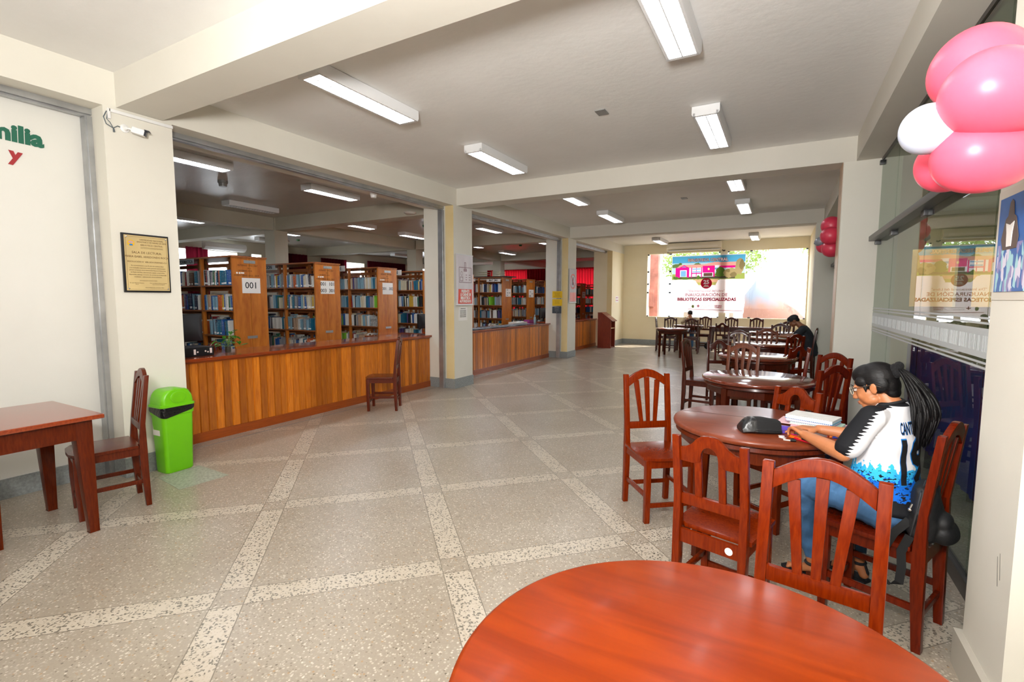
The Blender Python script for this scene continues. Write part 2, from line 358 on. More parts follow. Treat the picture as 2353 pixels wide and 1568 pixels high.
window(2, W2[0], W2[1], [W2[0], -.883, W2[1]], [Z0, 1.72, 2.35, Z1])
# glass screens on the right, with the dark steel transom and little clamps
def film_mat():
    m = bpy.data.materials.get('frosted_film')
    if m: return m
    m = mat('frosted_film', '#dfe3e4', .6); nt = m.node_tree; t = nt.nodes.new('ShaderNodeBsdfTransparent'); x = nt.nodes.new('ShaderNodeMixShader'); x.inputs[0].default_value = .3
    nt.links.new(nt.nodes['Principled BSDF'].outputs[0], x.inputs[1]); nt.links.new(t.outputs[0], x.inputs[2]); nt.links.new(x.outputs[0], nt.nodes['Material Output'].inputs[0]); return m
def glass_screen(n, y0, y1, joints, label):
    root = bpy.data.objects.new('window_%d' % n, None); col.objects.link(root); root.location = (XG, y0, 0); root['kind'] = 'structure'; R = rel(root.location)
    js = [y0]+joints+[y1]
    for a, b in zip(js[:-1], js[1:]):
        MB().box(XG-.004, XG+.004, a+.004, b-.004, 2.19, ZB, R).build('pane', M['glass'], root, smooth=False)
        MB().box(XG-.004, XG+.004, a+.004, b-.004, .05, 2.14, R).build('pane', M['glass'], root, smooth=False)
    for a in js:
        for z in (2.10, 2.95):
            MB().box(XG-.03, XG+.03, a-.045, a+.045, z, z+.045, R).build('clamp', M['black'], root, bevel=.004)
    MB().box(XG-.02, XG+.02, y0, y1, 0, .09, R).build('bottom_rail', M['steel'], root)
    MB().box(XG-.012, XG+.012, y0, y1, ZB-.03, ZB, R).build('top_rail', M['steel'], root)
    MB().box(.795, .965, y0, y1, 2.14, 2.192, R).build('transom', M['steel'], root, bevel=.004)
    # frosted film: thin stripes above and below a broad band with clear bars cut out like a barcode of lettering
    f = MB(); x0, x1 = XG-.0065, XG-.0045
    for z in (1.405, 1.380, 1.185, 1.160): f.box(x0, x1, y0, y1, z, z+.011, R)
    f.box(x0, x1, y0, y1, 1.325, 1.36, R); f.box(x0, x1, y0, y1, 1.213, 1.245, R)
    y = y0; rnd = random.Random(4)
    while y < y1-.02:
        for _ in range(9):
            wd = rnd.uniform(.004, .012); f.box(x0, x1, y, min(y+wd, y1), 1.245, 1.325, R); y += wd+rnd.uniform(.004, .012)
        f.box(x0, x1, y, min(y+.035, y1), 1.245, 1.325, R); y += .045
    o = f.build('frosted_film', film_mat(), root, smooth=False); o['label'] = 'frosted stripes and barcode band on the glass'
glass_screen(3, 2.53, 6.64, [3.2, 4.55, 5.75], '')
glass_screen(4, 6.964, 11.5, [8.4, 9.9], '')
# room beyond the glass
BW = [(2.32, 3.06), (3.30, 4.75)]
mb = MB().box(1.2, BW[0][0], 13, 13.2, 0, ZC).box(BW[0][1], BW[1][0], 13, 13.2, 0, ZC).box(BW[1][1], 6, 13, 13.2, 0, ZC)
for a_, b_ in BW: mb.box(a_, b_, 13, 13.2, 0, 1.36).box(a_, b_, 13, 13.2, 2.55, ZC)
struct('wall_beyond', mb, M['wallsuntint'])
tag(MB().box(1.32, 1.36, 4.4, 7.3, 0, .98).prism([(1.30+.02*(k_ % 2), 4.4+.1*k_) for k_ in range(30)]+[(1.34, 7.3), (1.34, 4.4)], 0, .97, 'z').build('folding_screen', mat('blue_panel', '#2342b8', .45)), 'blue folding screen behind the glass wall', 'screen')
struct('wall_far_right', MB().box(5.8, 6, -4, 13, 0, ZC), M['wall'])
# ---- library: columns, beams, far walls, curtains
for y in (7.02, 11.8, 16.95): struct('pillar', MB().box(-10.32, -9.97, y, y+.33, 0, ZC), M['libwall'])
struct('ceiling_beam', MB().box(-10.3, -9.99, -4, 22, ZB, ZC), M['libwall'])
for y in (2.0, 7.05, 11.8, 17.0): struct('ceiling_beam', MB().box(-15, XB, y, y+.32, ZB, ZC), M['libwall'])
XL = -15.0
wins = [(3.2, 4.6), (7.55, 9.25), (9.72, 10.06), (13.5, 14.55), (18.2, 20.5)]
mb = MB(); ys = [-4]+[v for w_ in wins for v in w_]+[22.2]
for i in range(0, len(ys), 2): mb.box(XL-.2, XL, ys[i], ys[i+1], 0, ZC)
for a, b in wins: mb.box(XL-.2, XL, a, b, 0, 1.8).box(XL-.2, XL, a, b, 2.93, ZC)  # sills raised so window brightness stays out of the bookcase gaps
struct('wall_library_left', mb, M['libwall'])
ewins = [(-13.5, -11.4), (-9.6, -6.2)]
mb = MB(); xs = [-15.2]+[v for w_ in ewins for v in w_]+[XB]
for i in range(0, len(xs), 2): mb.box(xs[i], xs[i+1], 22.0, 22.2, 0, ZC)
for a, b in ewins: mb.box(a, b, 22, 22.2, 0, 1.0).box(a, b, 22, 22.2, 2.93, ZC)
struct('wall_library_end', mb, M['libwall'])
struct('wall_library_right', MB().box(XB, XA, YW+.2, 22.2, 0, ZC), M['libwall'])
# ================================================================== ceiling lights
M['diff'] = mat('lit_diffuser', '#ffffff', .4, emis='#f4f9ff', es=22)
M['difflib'] = mat('lit_library_diffuser', '#ffffff', .4, emis='#eef5ff', es=60)
M['diffoff'] = mat('unlit_louvre', '#8e8f8e', .3, .4)
def ceiling_light(dm, ln):
    t = thing('ceiling_light', '', 'ceiling light', (0, 0, 3.2))
    W, Hh = .122, .09
    b = MB(); ch = .02
    b.prism([(-W, ch), (-W+.012, 0), (-W+.03, 0), (-W+.03, .03), (W-.03, .03), (W-.03, 0), (W-.012, 0), (W, ch), (W, Hh), (-W, Hh)], -ln, ln, 'y')
    b.box(-W+.01, W-.01, -ln, -ln+.03, 0, .03).box(-W+.01, W-.01, ln-.03, ln, 0, .03)
    b.build('housing', M['whitemetal'], t)
    MB().box(-W+.03, W-.03, -ln+.03, ln-.03, .012, .028).build('diffuser', dm, t)
    g = MB().box(-.004, .004, -ln+.03, ln-.03, -.003, .012)
    n = 18
    for i in range(1, n):
        y = -ln+.03+(2*ln-.06)*i/n; g.box(-W+.03, W-.03, y-.003, y+.003, -.002, .012)
    g.build('louvre', M['whitemetal'], t, smooth=False)
    return t
lt0 = ceiling_light(M['diff'], .575); lt1 = ceiling_light(M['difflib'], .5); lt2 = ceiling_light(M['diffoff'], .5)
used = set()
def put(proto, x, y, label, group):
    o = proto if proto.name not in used else copy_tree(proto)
    used.add(proto.name); o.location = (x, y, 3.2); o['label'] = label; o['group'] = group; return o
hall = [(-3.25, 3.2, 'louvred ceiling light just behind the big front ceiling beam, left of the hall'), (-3.22, 5.42, 'louvred ceiling light in the left row, second behind the front ceiling beam'),
        (-.69, 3.15, 'louvred ceiling light cut by the top of the picture'), (-.7, 5.5, 'louvred ceiling light in the right row, right of the loose ceiling plate'),
        (-3.25, 7.95, 'ceiling light half hidden by the second hall beam, left row'), (-3.27, 10.2, 'ceiling light in the left row just before the third hall beam'),
        (-.69, 7.98, 'ceiling light half hidden by the second hall beam, right row'), (-.71, 10.3, 'ceiling light in the right row just before the third hall beam'),
        (-3.3, 15.1, 'ceiling light at the far end beside the air conditioner'), (-.76, 15.25, 'ceiling light at the far end over the right-hand window')]
for x, y, l in hall: put(lt0, x, y, l, 'ceiling lights of the reading hall')
lib = [(-6.6, 3.5, 'bright ceiling light behind the left pillar, nearest over the long counter', 1), (-6.6, 5.72, 'bright ceiling light over the wood bookcase marked 001 101 003 301', 1),
       (-8.98, 5.86, 'unlit louvred ceiling light above the bookcase marked 001', 2), (-8.9, 8.45, 'lit ceiling light seen over the bookcase marked 301 302', 1),
       (-9.02, 10.6, 'lit ceiling light beside the white pillar, deeper in the library', 1), (-6.5, 10.5, 'bright ceiling light seen at the top of the second counter opening', 1),
       (-6.5, 8.0, 'bright ceiling light tip left of the banner pillar', 1), (-9.15, 16.1, 'dim ceiling light in the middle of the second counter opening', 1),
       (-8.9, 13.4, 'lit ceiling light cut by the pillar with the carnet banner', 1), (-6.5, 13.4, 'lit ceiling light behind the pillar with yellow notices', 1),
       (-11.6, 5.9, 'lit ceiling light in front of the library air conditioner', 1), (-11.6, 8.4, 'lit ceiling light right of the grey library column', 1),
       (-13.6, 9.5, 'unlit ceiling light before the dark red curtain beside the column', 2), (-13.6, 15.2, 'unlit ceiling light at the back of the library over the red curtains', 2)]
bey = [(3.0, 5.0, 'added fill light in the room beyond the glass, nearest'), (3.0, 8.5, 'added fill light in the room beyond the glass, middle'), (2.2, 11.2, 'added fill light in the room beyond the glass, farthest')]  # lamps added to brighten the room behind the glass
for x, y, l in bey: put(lt0, x, y, l, 'added fill lights beyond the glass')
for x, y, l, k in lib: put((None, lt1, lt2)[k], x, y, l, 'ceiling lights of the library')
# ================================================================== chairs
def post_profile(h):
    return [(-.012, 0), (.022, 0), (.042, .30), (.042, .46), (.028, .62), (-.012, h), (-.040, h), (-.002, .60), (-.006, .40), (-.006, .30)]
def make_chair(kind, wm, seatm=None):
    W, D, h = (.178, .40, .95) if kind == 'A' else (.165, .38, .885)
    t = thing('wooden_chair', '', 'chair')
    seatm = seatm or wm
    sw = .036 if kind == 'A' else .034
    for s in (-1, 1):
        x0 = s*W-(sw if s > 0 else 0)
        MB().prism(post_profile(h), x0, x0+sw, 'x').build('rear_leg', wm, t, bevel=.005)
        f = MB(); xa = s*(W-.002)-(sw if s > 0 else 0)
        f.prism([(D-.045, 0), (D-.012, 0), (D-.002, .25), (D-.002, .435), (D-.045, .435)], xa, xa+sw, 'x').build('front_leg', wm, t, bevel=.004)
    zs = .455
    st = MB().prism([(-W+.04, .035), (W-.04, .035), (W-.04, .046), (W+.008, .046), (W+.012, D-.02), (W*.6, D+.014), (0, D+.02), (-W*.6, D+.014), (-W-.012, D-.02), (-W-.008, .046), (-W+.04, .046)], zs-.022, zs, 'z')
    st.build('seat', seatm, t, bevel=.006)
    a = MB().box(-W+.02, W-.02, D-.03, D-.008, zs-.075, zs-.022).box(-W+.02, W-.02, .008, .028, zs-.085, zs-.022)
    for s in (-1, 1): a.box(s*(W-.016)-.01, s*(W-.016)+.01, .02, D-.02, zs-.075, zs-.022)
    a.build('seat_frame', wm, t)
    for s in (-1, 1): MB().box(s*(W-.018)-.009, s*(W-.018)+.009, .0, D-.01, .17, .20).build('side_stretcher', wm, t, bevel=.003)
    MB().box(-W+.02, W-.02, D-.035, D-.017, .105, .135).build('front_stretcher', wm, t, bevel=.003)
    MB().box(-W+.02, W-.02, .005, .023, .13, .16).build('rear_stretcher', wm, t, bevel=.003)
    iw = W-sw
    lean = lambda z: .02-(z-.60)*.135 if z > .6 else .02      # y of the back plane at height z
    def bend(mb, y0):   # back parts are drawn upright in XZ and leaned with the posts
        mb.v = [(x, y0+lean(z)+y, z) for x, y, z in mb.v]; return mb
    bend(MB().box(-iw, iw, -.011, .011, .555, .605), -.0).build('lower_rail', wm, t, bevel=.003)
    if kind == 'A':
        up = [(x, .925+.062*math.cos(x/iw*PI/2)) for x in np.linspace(iw, -iw, 15)]
        lo = [(x, .862+.066*math.cos(x/iw*PI/2)) for x in np.linspace(-iw, iw, 15)]
        bend(MB().prism(up+lo, -.013, .013, 'y'), 0).build('crest_rail', wm, t, bevel=.005)
        for k in (-1, 0, 1):
            xb, xt = k*.052, k*.082
            zt = .875+.05*math.cos(xt/iw*PI/2)
            m = MB(); m.prism([(xb-.014, .60), (xb+.014, .60), (xt+.019, zt), (xt-.019, zt)], -.007, .007, 'y')
            bend(m, 0).build('back_slat', wm, t, bevel=.002)
    else:
        up = [(iw, .832), (iw*.8, .838), (iw*.6, .855), (iw*.42, .882), (iw*.25, .898), (0, .903), (-iw*.25, .898), (-iw*.42, .882), (-iw*.6, .855), (-iw*.8, .838), (-iw, .832)]
        aw = .038
        lo = [(-iw, .765), (-.07, .765), (-aw-.002, .775)]+[(aw*math.cos(PI-PI*i/10), .80+.05*math.sin(PI*i/10)) for i in range(11)]+[(aw+.002, .775), (.07, .765), (iw, .765)]
        bend(MB().prism(up+lo, -.012, .012, 'y'), 0).build('crest_rail', wm, t, bevel=.004)
        for s in (-1, 1):
            bend(MB().box(s*.053-.0155, s*.053+.0155, -.008, .008, .60, .79), 0).build('back_slat', wm, t, bevel=.002)
    return t
M['orange'] = wood('flash_lit_mahogany', '#601802', '#7c2803', .24, (1, 1, 8), .08, sc=12, spec=.2)  # near chairs: the flash glow is put into the wood colour
M['red'] = wood('red_mahogany', '#521202', '#6a1d04', .24, (1, 1, 8), .08, sc=12, spec=.2)
M['brown'] = wood('brown_mahogany', '#5c2810', '#773a18', .4, (1, 1, 8), .08, sc=12, spec=.25)
protos = {}
def chair(kind, wm, x, y, face, label, group=None):
    """x, y: middle of the back at its top; face: compass direction the sitter looks, degrees from +X"""
    key = kind+wm
    if key not in protos: protos[key] = make_chair(kind, M[wm]); o = protos[key]
    else: o = copy_tree(protos[key])
    a = math.radians(face); h = .95 if kind == 'A' else .885
    off = .026                                  # the post top leans back this much
    o.rotation_euler = (0, 0, a-PI/2)
    o.location = (x+math.cos(a)*off, y+math.sin(a)*off, 0)
    o['label'] = label
    if group: o['group'] = group
    return o
G1 = 'chairs around the round tables'
chair('A', 'orange', -.86, 3.60, -52, 'orange-red slat-back chair standing alone left of the student\'s round table', G1)
bc = chair('B', 'orange', -.255, 2.23, 75, 'low-backed chair carved BC with a round sticker on its seat rail', G1)
chair('A', 'orange', .14, 1.82, -101, 'large arched slat-back chair pushed against the foreground round table', G1)
girl_chair = chair('A', 'red', .66, 2.68, 155, 'slat-back chair the student with the ponytail sits on', G1)
chair('B', 'orange', .12, 3.83, -125, 'low-backed chair with a scalloped top behind the student\'s table', G1)
chair('A', 'red', .39, 4.57, 140, 'slat-back chair by the right pier, the nearer of the two overlapping there', G1)
chair('A', 'red', .47, 5.63, -134, 'slat-back chair by the right pier, the farther of the two overlapping there', G1)
chair('A', 'brown', -.38, 6.33, -98, 'lighter brown slat-back chair between the second and third round tables', G1)
chair('A', 'mahoshade', -1.11, 6.77, -8, 'dark chair seen from the side, left of the second round table', G1)
chair('B', 'mahoshade', -.80, 7.75, -75, 'low-backed dark chair left of the third round table', G1)
chair('A', 'mahoshade', -.62, 9.01, -86, 'dark arched chair left behind the fourth round table', G1)
chair('A', 'brown', -.22, 9.75, -83, 'dusty brown chair behind the fourth round table in front of the capped man\'s hands', G1)
chair('A', 'red', .20, 8.43, 139, 'arched chair directly in front of the capped man\'s back', G1)
chair('B', 'red', .22, 7.2, 136, 'low-backed chair with scalloped top right of the third round table', G1)
chair('A', 'red', .27, 6.03, 176, 'bright red chair seen edge-on right of the second round table', G1)
man_chair = chair('A', 'mahoshade', .57, 10.45, 172, 'tall chair behind the capped man\'s back beside the right wall', G1)
chair('A', 'mahoshade', .12, 13.2, -120, 'chair half hidden by the capped man\'s cap, the farther one', G1)
chair('A', 'mahoshade', -.02, 12.0, -95, 'chair in front of the capped man\'s chin, the nearer one', G1)
MB().text('B C', .036, face_my(.0, -.0235, .872), .0008, bold=.0006).build('carved_letters', mat('carving', '#3a1204', .7), bc, smooth=False)
MB().lathe([(.017, 0), (.017, .001)], 20, T((.09, .0075, .40)) @ RX(PI/2)).lathe([(.011, 0), (.011, .0014)], 16, T((.09, .0075, .40)) @ RX(PI/2)).build('round_sticker', M['paper'], bc, smooth=False)
MB().ell((-.166, .02, .38), (.0015, .012, .022), 10, 8).build('paint_chip', mat('bare_wood', '#d98a20', .5), bc)
G2 = 'chairs at the far tables'
chair('A', 'mahoshade', -1.27, 15.35, -92, 'chair behind the long table, left of the two under the window', G2)
chair('A', 'mahoshade', -.62, 15.4, -96, 'chair behind the long table, right of the two under the window', G2)
chair('B', 'mahoshade', -1.33, 13.5, 84, 'low-backed dark chair in front of the long table', G2)
chair('A', 'mahoshade', -2.85, 14.7, -84, 'slat-back chair with a black bag on its seat by the far left table', G2)
chair('A', 'mahoshade', -2.16, 14.05, 94, 'slat-back chair directly in front of the person in the beige shirt', G2)
chair('A', 'mahoshade', -3.23, 14.5, 8, 'dark chair seen from the side at the far left of the hall tables', G2)
farman_chair = chair('A', 'mahoshade', -2.05, 15.95, -92, 'chair the person in the beige shirt sits on', G2)
chair('A', 'maho', -4.125, 1.775, -104, 'brown slat-back chair beside the green rubbish bin')
c_ = chair('A', 'maho', -4.42, .78, 0, 'brown chair cut by the left edge of the picture')
chair('A', 'maho', -4.53, 5.0, 213, 'brown chair standing alone against the long counter')
chair('A', 'maho', -6.02, 3.37, 40, 'reddish chair behind the counter beside the glass plant jar')
# ================================================================== tables
def round_table(x, y, r, wm, topm, label, z=.765, rot=30, legs_in=.86):
    t = thing('round_table', label, 'table', (x, y, 0), 0, 'round tables')
    MB().lathe([(r-.02, z-.038), (r-.004, z-.03), (r, z-.017), (r-.004, z-.005), (r-.014, z)], 96).build('tabletop', topm, t, angle=50)
    MB().lathe([(r*.955, z-.042), (r*.965, z-.062), (r*.935, z-.072), (r*.90, z-.038)], 96, cap=False).build('moulding', wm, t, angle=50)
    ap = MB(); n = 8; R0, R1 = r*.90, r*.84
    for k in range(n):
        a0, a1 = 2*PI*k/n+math.radians(rot), 2*PI*(k+1)/n+math.radians(rot)
        q = [(R0*math.cos(a0), R0*math.sin(a0)), (R0*math.cos(a1), R0*math.sin(a1)), (R1*math.cos(a1), R1*math.sin(a1)), (R1*math.cos(a0), R1*math.sin(a0))]
        ap.prism(q, z-.14, z-.038, 'z')
    ap.build('apron', wm, t)
    for k in range(4):
        a = PI/2*k+math.radians(rot); c, s = math.cos(a), math.sin(a); m = MB()
        top = r*legs_in; bot = top+.012
        def ring(rad, hw, zz): return [(rad*c+hw*(i*c-j*s), rad*s+hw*(i*s+j*c), zz) for i, j in ((-1, -1), (1, -1), (1, 1), (-1, 1))]
        vs = ring(bot, .019, 0)+ring(top, .028, z-.14)+ring(top, .028, z-.04)
        fs = [(0, 1, 2, 3), (11, 10, 9, 8)]+[(i+4*k2, (i+1) % 4+4*k2, (i+1) % 4+4*k2+4, i+4*k2+4) for k2 in (0, 1) for i in range(4)]
        m.add(vs, fs).build('leg', wm, t, bevel=.003)
    return t
M['topfar'] = wood('glossy_dark_top', '#5e2414', '#7c3520', .13, (8, 1, 1), .8, sc=8)
M['topfront'] = wood('flash_lit_top', '#762601', '#8e3404', .30, (8, 1, 1), .05, sc=3, spec=.2)  # foreground top: flash brightness painted into its colour
M['topstud'] = wood('student_table_top', '#672a14', '#7e3a1e', .34, (6, 1, 1), .12, sc=5, spec=.35)
round_table(-.084, .905, .494, M['maho'], M['topfront'], 'large orange-red round table in the foreground')
rt1 = round_table(-.116, 3.227, .466, M['maho'], M['topstud'], 'round table the student works at, with notebooks and pencil case', rot=-40)
MB().box(-.45, .45, -.001, .001, .0, .0006, T((0, .09, .7652)) @ RZ(math.radians(-3))).build('top_seam', M['black'], rt1)
round_table(-.18, 5.12, .49, M['mahoshade'], M['topfar'], 'empty round table second from the front row of chairs', rot=-35)
round_table(-.272, 7.153, .47, M['mahoshade'], M['topfar'], 'empty round table third in the row with glossy reflections', rot=-30)
round_table(-.246, 9.206, .455, M['mahoshade'], M['topfar'], 'empty round table fourth in the row before the capped man', rot=-30)
round_table(-.12, 10.75, .46, M['mahoshade'], M['topfar'], 'round table the capped man reads at', rot=-30)
round_table(-.2, 12.55, .46, M['mahoshade'], M['topfar'], 'round table beyond the capped man near the long table', rot=-30)
round_table(-2.50, 13.2, .43, M['mahoshade'], M['topfar'], 'far left round table with a small metal stud on its apron', z=.748, rot=-48, legs_in=.85)
round_table(-2.42, 15.15, .43, M['mahoshade'], M['topfar'], 'round table the person in the beige shirt writes at', z=.748, rot=-42)
def rect_table(name, x0, x1, y0, y1, z, label, wm, topm, o=.05):
    t = thing(name, label, 'table', ((x0+x1)/2, (y0+y1)/2, 0)); R = rel(t.location)
    MB().box(x0, x1, y0, y1, z-.028, z, R).build('tabletop', topm, t, bevel=.008, seg=3)
    a = MB(); q = .03
    a.box(x0+o, x1-o, y0+o, y0+o+q, z-.15, z-.028, R).box(x0+o, x1-o, y1-o-q, y1-o, z-.15, z-.028, R).box(x0+o, x0+o+q, y0+o, y1-o, z-.15, z-.028, R).box(x1-o-q, x1-o, y0+o, y1-o, z-.15, z-.028, R)
    a.build('apron', wm, t)
    for sx, X in ((1, x0+o), (-1, x1-o)):
        for sy, Y in ((1, y0+o), (-1, y1-o)):
            t0, b0 = .085, .05; e_ = .0015
            vs = [(X+sx*(a_-e_), Y+sy*(b_-e_), zz) for zz, s_ in ((0, b0), (z-.15, t0), (z-.028, t0)) for a_, b_ in ((0, 0), (s_, 0), (s_, s_), (0, s_))]
            fs = [(0, 1, 2, 3), (11, 10, 9, 8)]+[(i+4*k, (i+1) % 4+4*k, (i+1) % 4+4*k+4, i+4*k+4) for k in (0, 1) for i in range(4)]
            MB().add(vs, fs, R).build('leg', wm, t, bevel=.003)
    return t
rect_table('reading_table', -4.56, -3.76, -.2, 1.40, .765, 'rectangular brown table at the left edge of the picture', M['maho'], M['mahotop'])
rect_table('reading_table', -1.83, -.18, 14.62, 15.25, .748, 'long rectangular table under the far windows', M['mahoshade'], M['topfar'])
# ================================================================== counters
def counter(y0, y1, label, top_y1=None):
    t = thing('service_counter', label, 'counter', (-5.5, (y0+y1)/2, 0)); R = rel(t.location)
    MB().box(-5.70, XC+.012, y0, y1, 0, .10, R).build('plinth', M['kick'], t)
    pn = MB().box(-5.70, XC-.012, y0, y1, .10, .845, R)
    n = int(round((y1-y0)/.0852)); wd = .0852
    yk = math.floor((y0-t.location.y)/wd)*wd+t.location.y
    while yk < y1:
        a, b = max(yk, y0), min(yk+wd, y1)
        if b-a > .01: pn.prism([(XC-.014, a), (XC-.012, a+.002), (XC+.0, a+.007), (XC, b-.007), (XC-.012, b-.002), (XC-.014, b-.001)], .10, .835, 'z', R)
        yk += wd
    pn.build('board_front', M['counter'], t, smooth=False)
    MB().box(XC-.002, XC+.008, y0, y1, .83, .848, R).build('moulding', M['kick'], t)
    e = top_y1 or y1
    MB().box(-5.86, XC+.05, y0, e, .85, .886, R).build('worktop', M['countertop'], t, bevel=.012, seg=3)
    return t
counter(P1[1]+.002, 6.55, 'long boarded service counter between the brass plaque and the banner pillar')
counter(7.09, 11.40, 'boarded service counter covered with newspapers, between the two pillars')
counter(11.94, 15.01, 'short boarded counter beside the wooden lectern')
# ================================================================== library bookcases
def bookcase(n_bays=3):
    """end faces +X at x=0, runs to -X; front face at y=0, back face at y=.54"""
    t = thing('bookcase', '', 'bookcase')
    D, L, S, Dk = .54, .85*n_bays, M['shelf'], M['shelfd']
    ep = MB().box(-.03, 0, 0, D*.49, .0, 2.11).box(-.03, 0, D*.50, D, .0, 2.11)
    o = ep.build('end_panel', S, t, smooth=False)
    MB().box(.0, .006, .18, .36, 2.03, 2.075).ell((.007, .27, 2.05), (.004, .014, .014), 12, 6).build('joining_plate', M['galv'], o)
    MB().box(.0, .006, .19, .35, .89, .93).build('joining_plate', M['galv'], o)
    MB().box(-L-.03, -L, 0, D, 0, 2.11).build('end_panel', S, t, smooth=False)
    MB().box(-L-.04, .01, -.01, D+.01, 2.11, 2.135).build('top_board', Dk, t, smooth=False)
    for z in (1.70, 1.32, .94, .56, .16):
        MB().box(-L, -.03, .0, .22, z-.022, z).build('shelf_board', Dk, t, smooth=False)
        MB().box(-L, -.03, .32, D, z-.022, z).build('shelf_board', Dk, t, smooth=False)
    for k in range(1, n_bays+1):
        x = -.85*k+.02
        if k < n_bays:
            MB().box(x-.02, x+.02, 0, .05, 0, 2.11).build('upright', S, t, smooth=False)
            MB().box(x-.02, x+.02, D-.05, D, 0, 2.11).build('upright', S, t, smooth=False)
        xm = x+.425
        MB().box(xm-.05, xm-.006, .22, .26, 0, 2.11).box(xm+.006, xm+.05, .28, .32, 0, 2.11).build('rear_upright', Dk, t, smooth=False)
    rr = MB()
    for z in (1.99, 1.62, 1.24, .86): rr.box(-L, -.03, .235, .26, z, z+.055)
    rr.build('rear_rails', Dk, t, smooth=False)
    return t
ROWS = [(4.29, 'nearest bookcase on the left, one number sign on its end'), (5.74, 'middle bookcase behind the long counter, four numbers on its end sign'), (7.24, 'right-hand bookcase behind the long counter, two numbers on its end sign'),
        (8.66, 'bookcase right of the 301 302 one, its end hidden by the pillar'), (10.15, 'bookcase mostly hidden behind the pillar with the carnet banner'),
        (12.2, 'bookcase with wire trays and a dark plank on its top'), (13.75, 'second bookcase in the newspaper counter opening, with a small white sign'),
        (15.1, 'third bookcase in the newspaper counter opening, cut by the pillar'), (16.75, 'bookcase left of the computer screen in the last opening'),
        (18.45, 'bookcase behind the wide computer screen near the lectern'), (20.1, 'last bookcase before the red curtains at the library end')]
RX0 = -7.1
bc0 = bookcase()
for i, (y, l) in enumerate(ROWS):
    o = bc0 if i == 0 else copy_tree(bc0)
    o.location = (RX0, y, 0); o['label'] = l; o['group'] = 'bookcases of the library'
# ---- books
PAL = [('white', '#dcdad4', 20), ('cream', '#cfc6ab', 10), ('pale blue', '#7fa3b4', 10), ('teal', '#1d6480', 9), ('blue', '#1c4f92', 9), ('navy', '#191f3d', 6), ('grey', '#8b8b8f', 9),
       ('black', '#17171a', 6), ('red', '#8c1d22', 4), ('orange', '#c05a26', 3), ('green', '#29634a', 3), ('lime green', '#78b92a', 1), ('yellow', '#c7a234', 2), ('beige', '#b2957a', 8), ('brown', '#5f4434', 4), ('purple', '#46366a', 2)]
def cover(name, c, label_chance=.5):
    m = mat('book_cover_'+name.replace(' ', '_'), c, .45); nt = m.node_tree; N = nt.nodes; L = nt.links; b = N['Principled BSDF']
    tc = N.new('ShaderNodeTexCoord'); sp = N.new('ShaderNodeSeparateXYZ'); L.new(tc.outputs['Object'], sp.inputs[0])
    def mt(op, a, v=None):
        n = N.new('ShaderNodeMath'); n.operation = op; L.new(a, n.inputs[0])
        if isinstance(v, (int, float)): n.inputs[1].default_value = v
        elif v is not None: L.new(v, n.inputs[1])
        return n.outputs[0]
    oi = N.new('ShaderNodeObjectInfo')
    k = mt('MULTIPLY', mt('MULTIPLY', mt('GREATER_THAN', sp.outputs[2], .08), mt('LESS_THAN', sp.outputs[2], .2)), mt('MULTIPLY', mt('LESS_THAN', sp.outputs[1], .05), mt('LESS_THAN', oi.outputs['Random'], label_chance)))
    mx = N.new('ShaderNodeMix'); mx.data_type = 'RGBA'; mx.inputs[6].default_value = srgb(c); mx.inputs[7].default_value = srgb('#e8e8e6'); L.new(k, mx.inputs[0])
    # title marks on the spine
    nz = N.new('ShaderNodeTexNoise'); nz.inputs['Scale'].default_value = 22; L.new(tc.outputs['Object'], nz.inputs['Vector'])
    tk = mt('MULTIPLY', mt('GREATER_THAN', nz.outputs['Fac'], .6), mt('MULTIPLY', mt('LESS_THAN', sp.outputs[1], .05), mt('GREATER_THAN', sp.outputs[2], .3)))
    dark = sum(srgb(c)[:3]) > .9
    m2 = N.new('ShaderNodeMix'); m2.data_type = 'RGBA'; m2.inputs[7].default_value = srgb('#3c4a66' if dark else '#d8d4c4'); L.new(mt('MULTIPLY', tk, .7), m2.inputs[0]); L.new(mx.outputs[2], m2.inputs[6])
    L.new(m2.outputs[2], b.inputs['Base Color']); return m
covers = [cover(n, c) for n, c, _ in PAL]
pages = mat('book_pages', '#d9d2c0', .8)
def book_mb(w, d, h, x=0, y=0, z=0, Mx=None):
    """cover wraps a page block: spine toward -Y"""
    m = MB(); e = min(.08*w, .003) if w > .1 else .12*w
    k = .004*(1 if d < .5 else 6)
    M_ = (Mx or Matrix()) @ T((x, y, z))
    m.prism([(0, .03*d), (.25*w, 0), (.75*w, 0), (w, .03*d), (w, d), (w-e, d), (w-e, .06*d), (e, .06*d), (e, d), (0, d)], 0, h, 'z', M_)
    m.mi = 1; m.box(e, w-e, .06*d, d*.975, .012*h, h*.985, M_); return m
book_proto = [book_mb(1, 1, 1).build('book', [covers[i], pages], smooth=False, origin=(0, 0, 0)) for i in range(len(PAL))]
for o in book_proto: col.objects.unlink(o)
def weighted(rnd, mask=None):
    ws = [p[2]*(mask or {}).get(p[0], 1) for p in PAL]; return rnd.choices(range(len(PAL)), ws)[0]
SHELFN = {1.70: 'top shelf', 1.32: 'second shelf', .94: 'third shelf', .56: 'low shelf'}
ORD = ['first', 'second', 'third', 'fourth', 'fifth', 'sixth', 'seventh', 'eighth', 'ninth', 'tenth', 'eleventh', 'twelfth', 'thirteenth', 'fourteenth', 'fifteenth', 'sixteenth', 'seventeenth', 'eighteenth', 'nineteenth', 'twentieth']+[a_+'-'+b_ for a_ in ('twenty', 'thirty', 'forty', 'fifty') for b_ in ('first', 'second', 'third', 'fourth', 'fifth', 'sixth', 'seventh', 'eighth', 'ninth', 'tenth')]
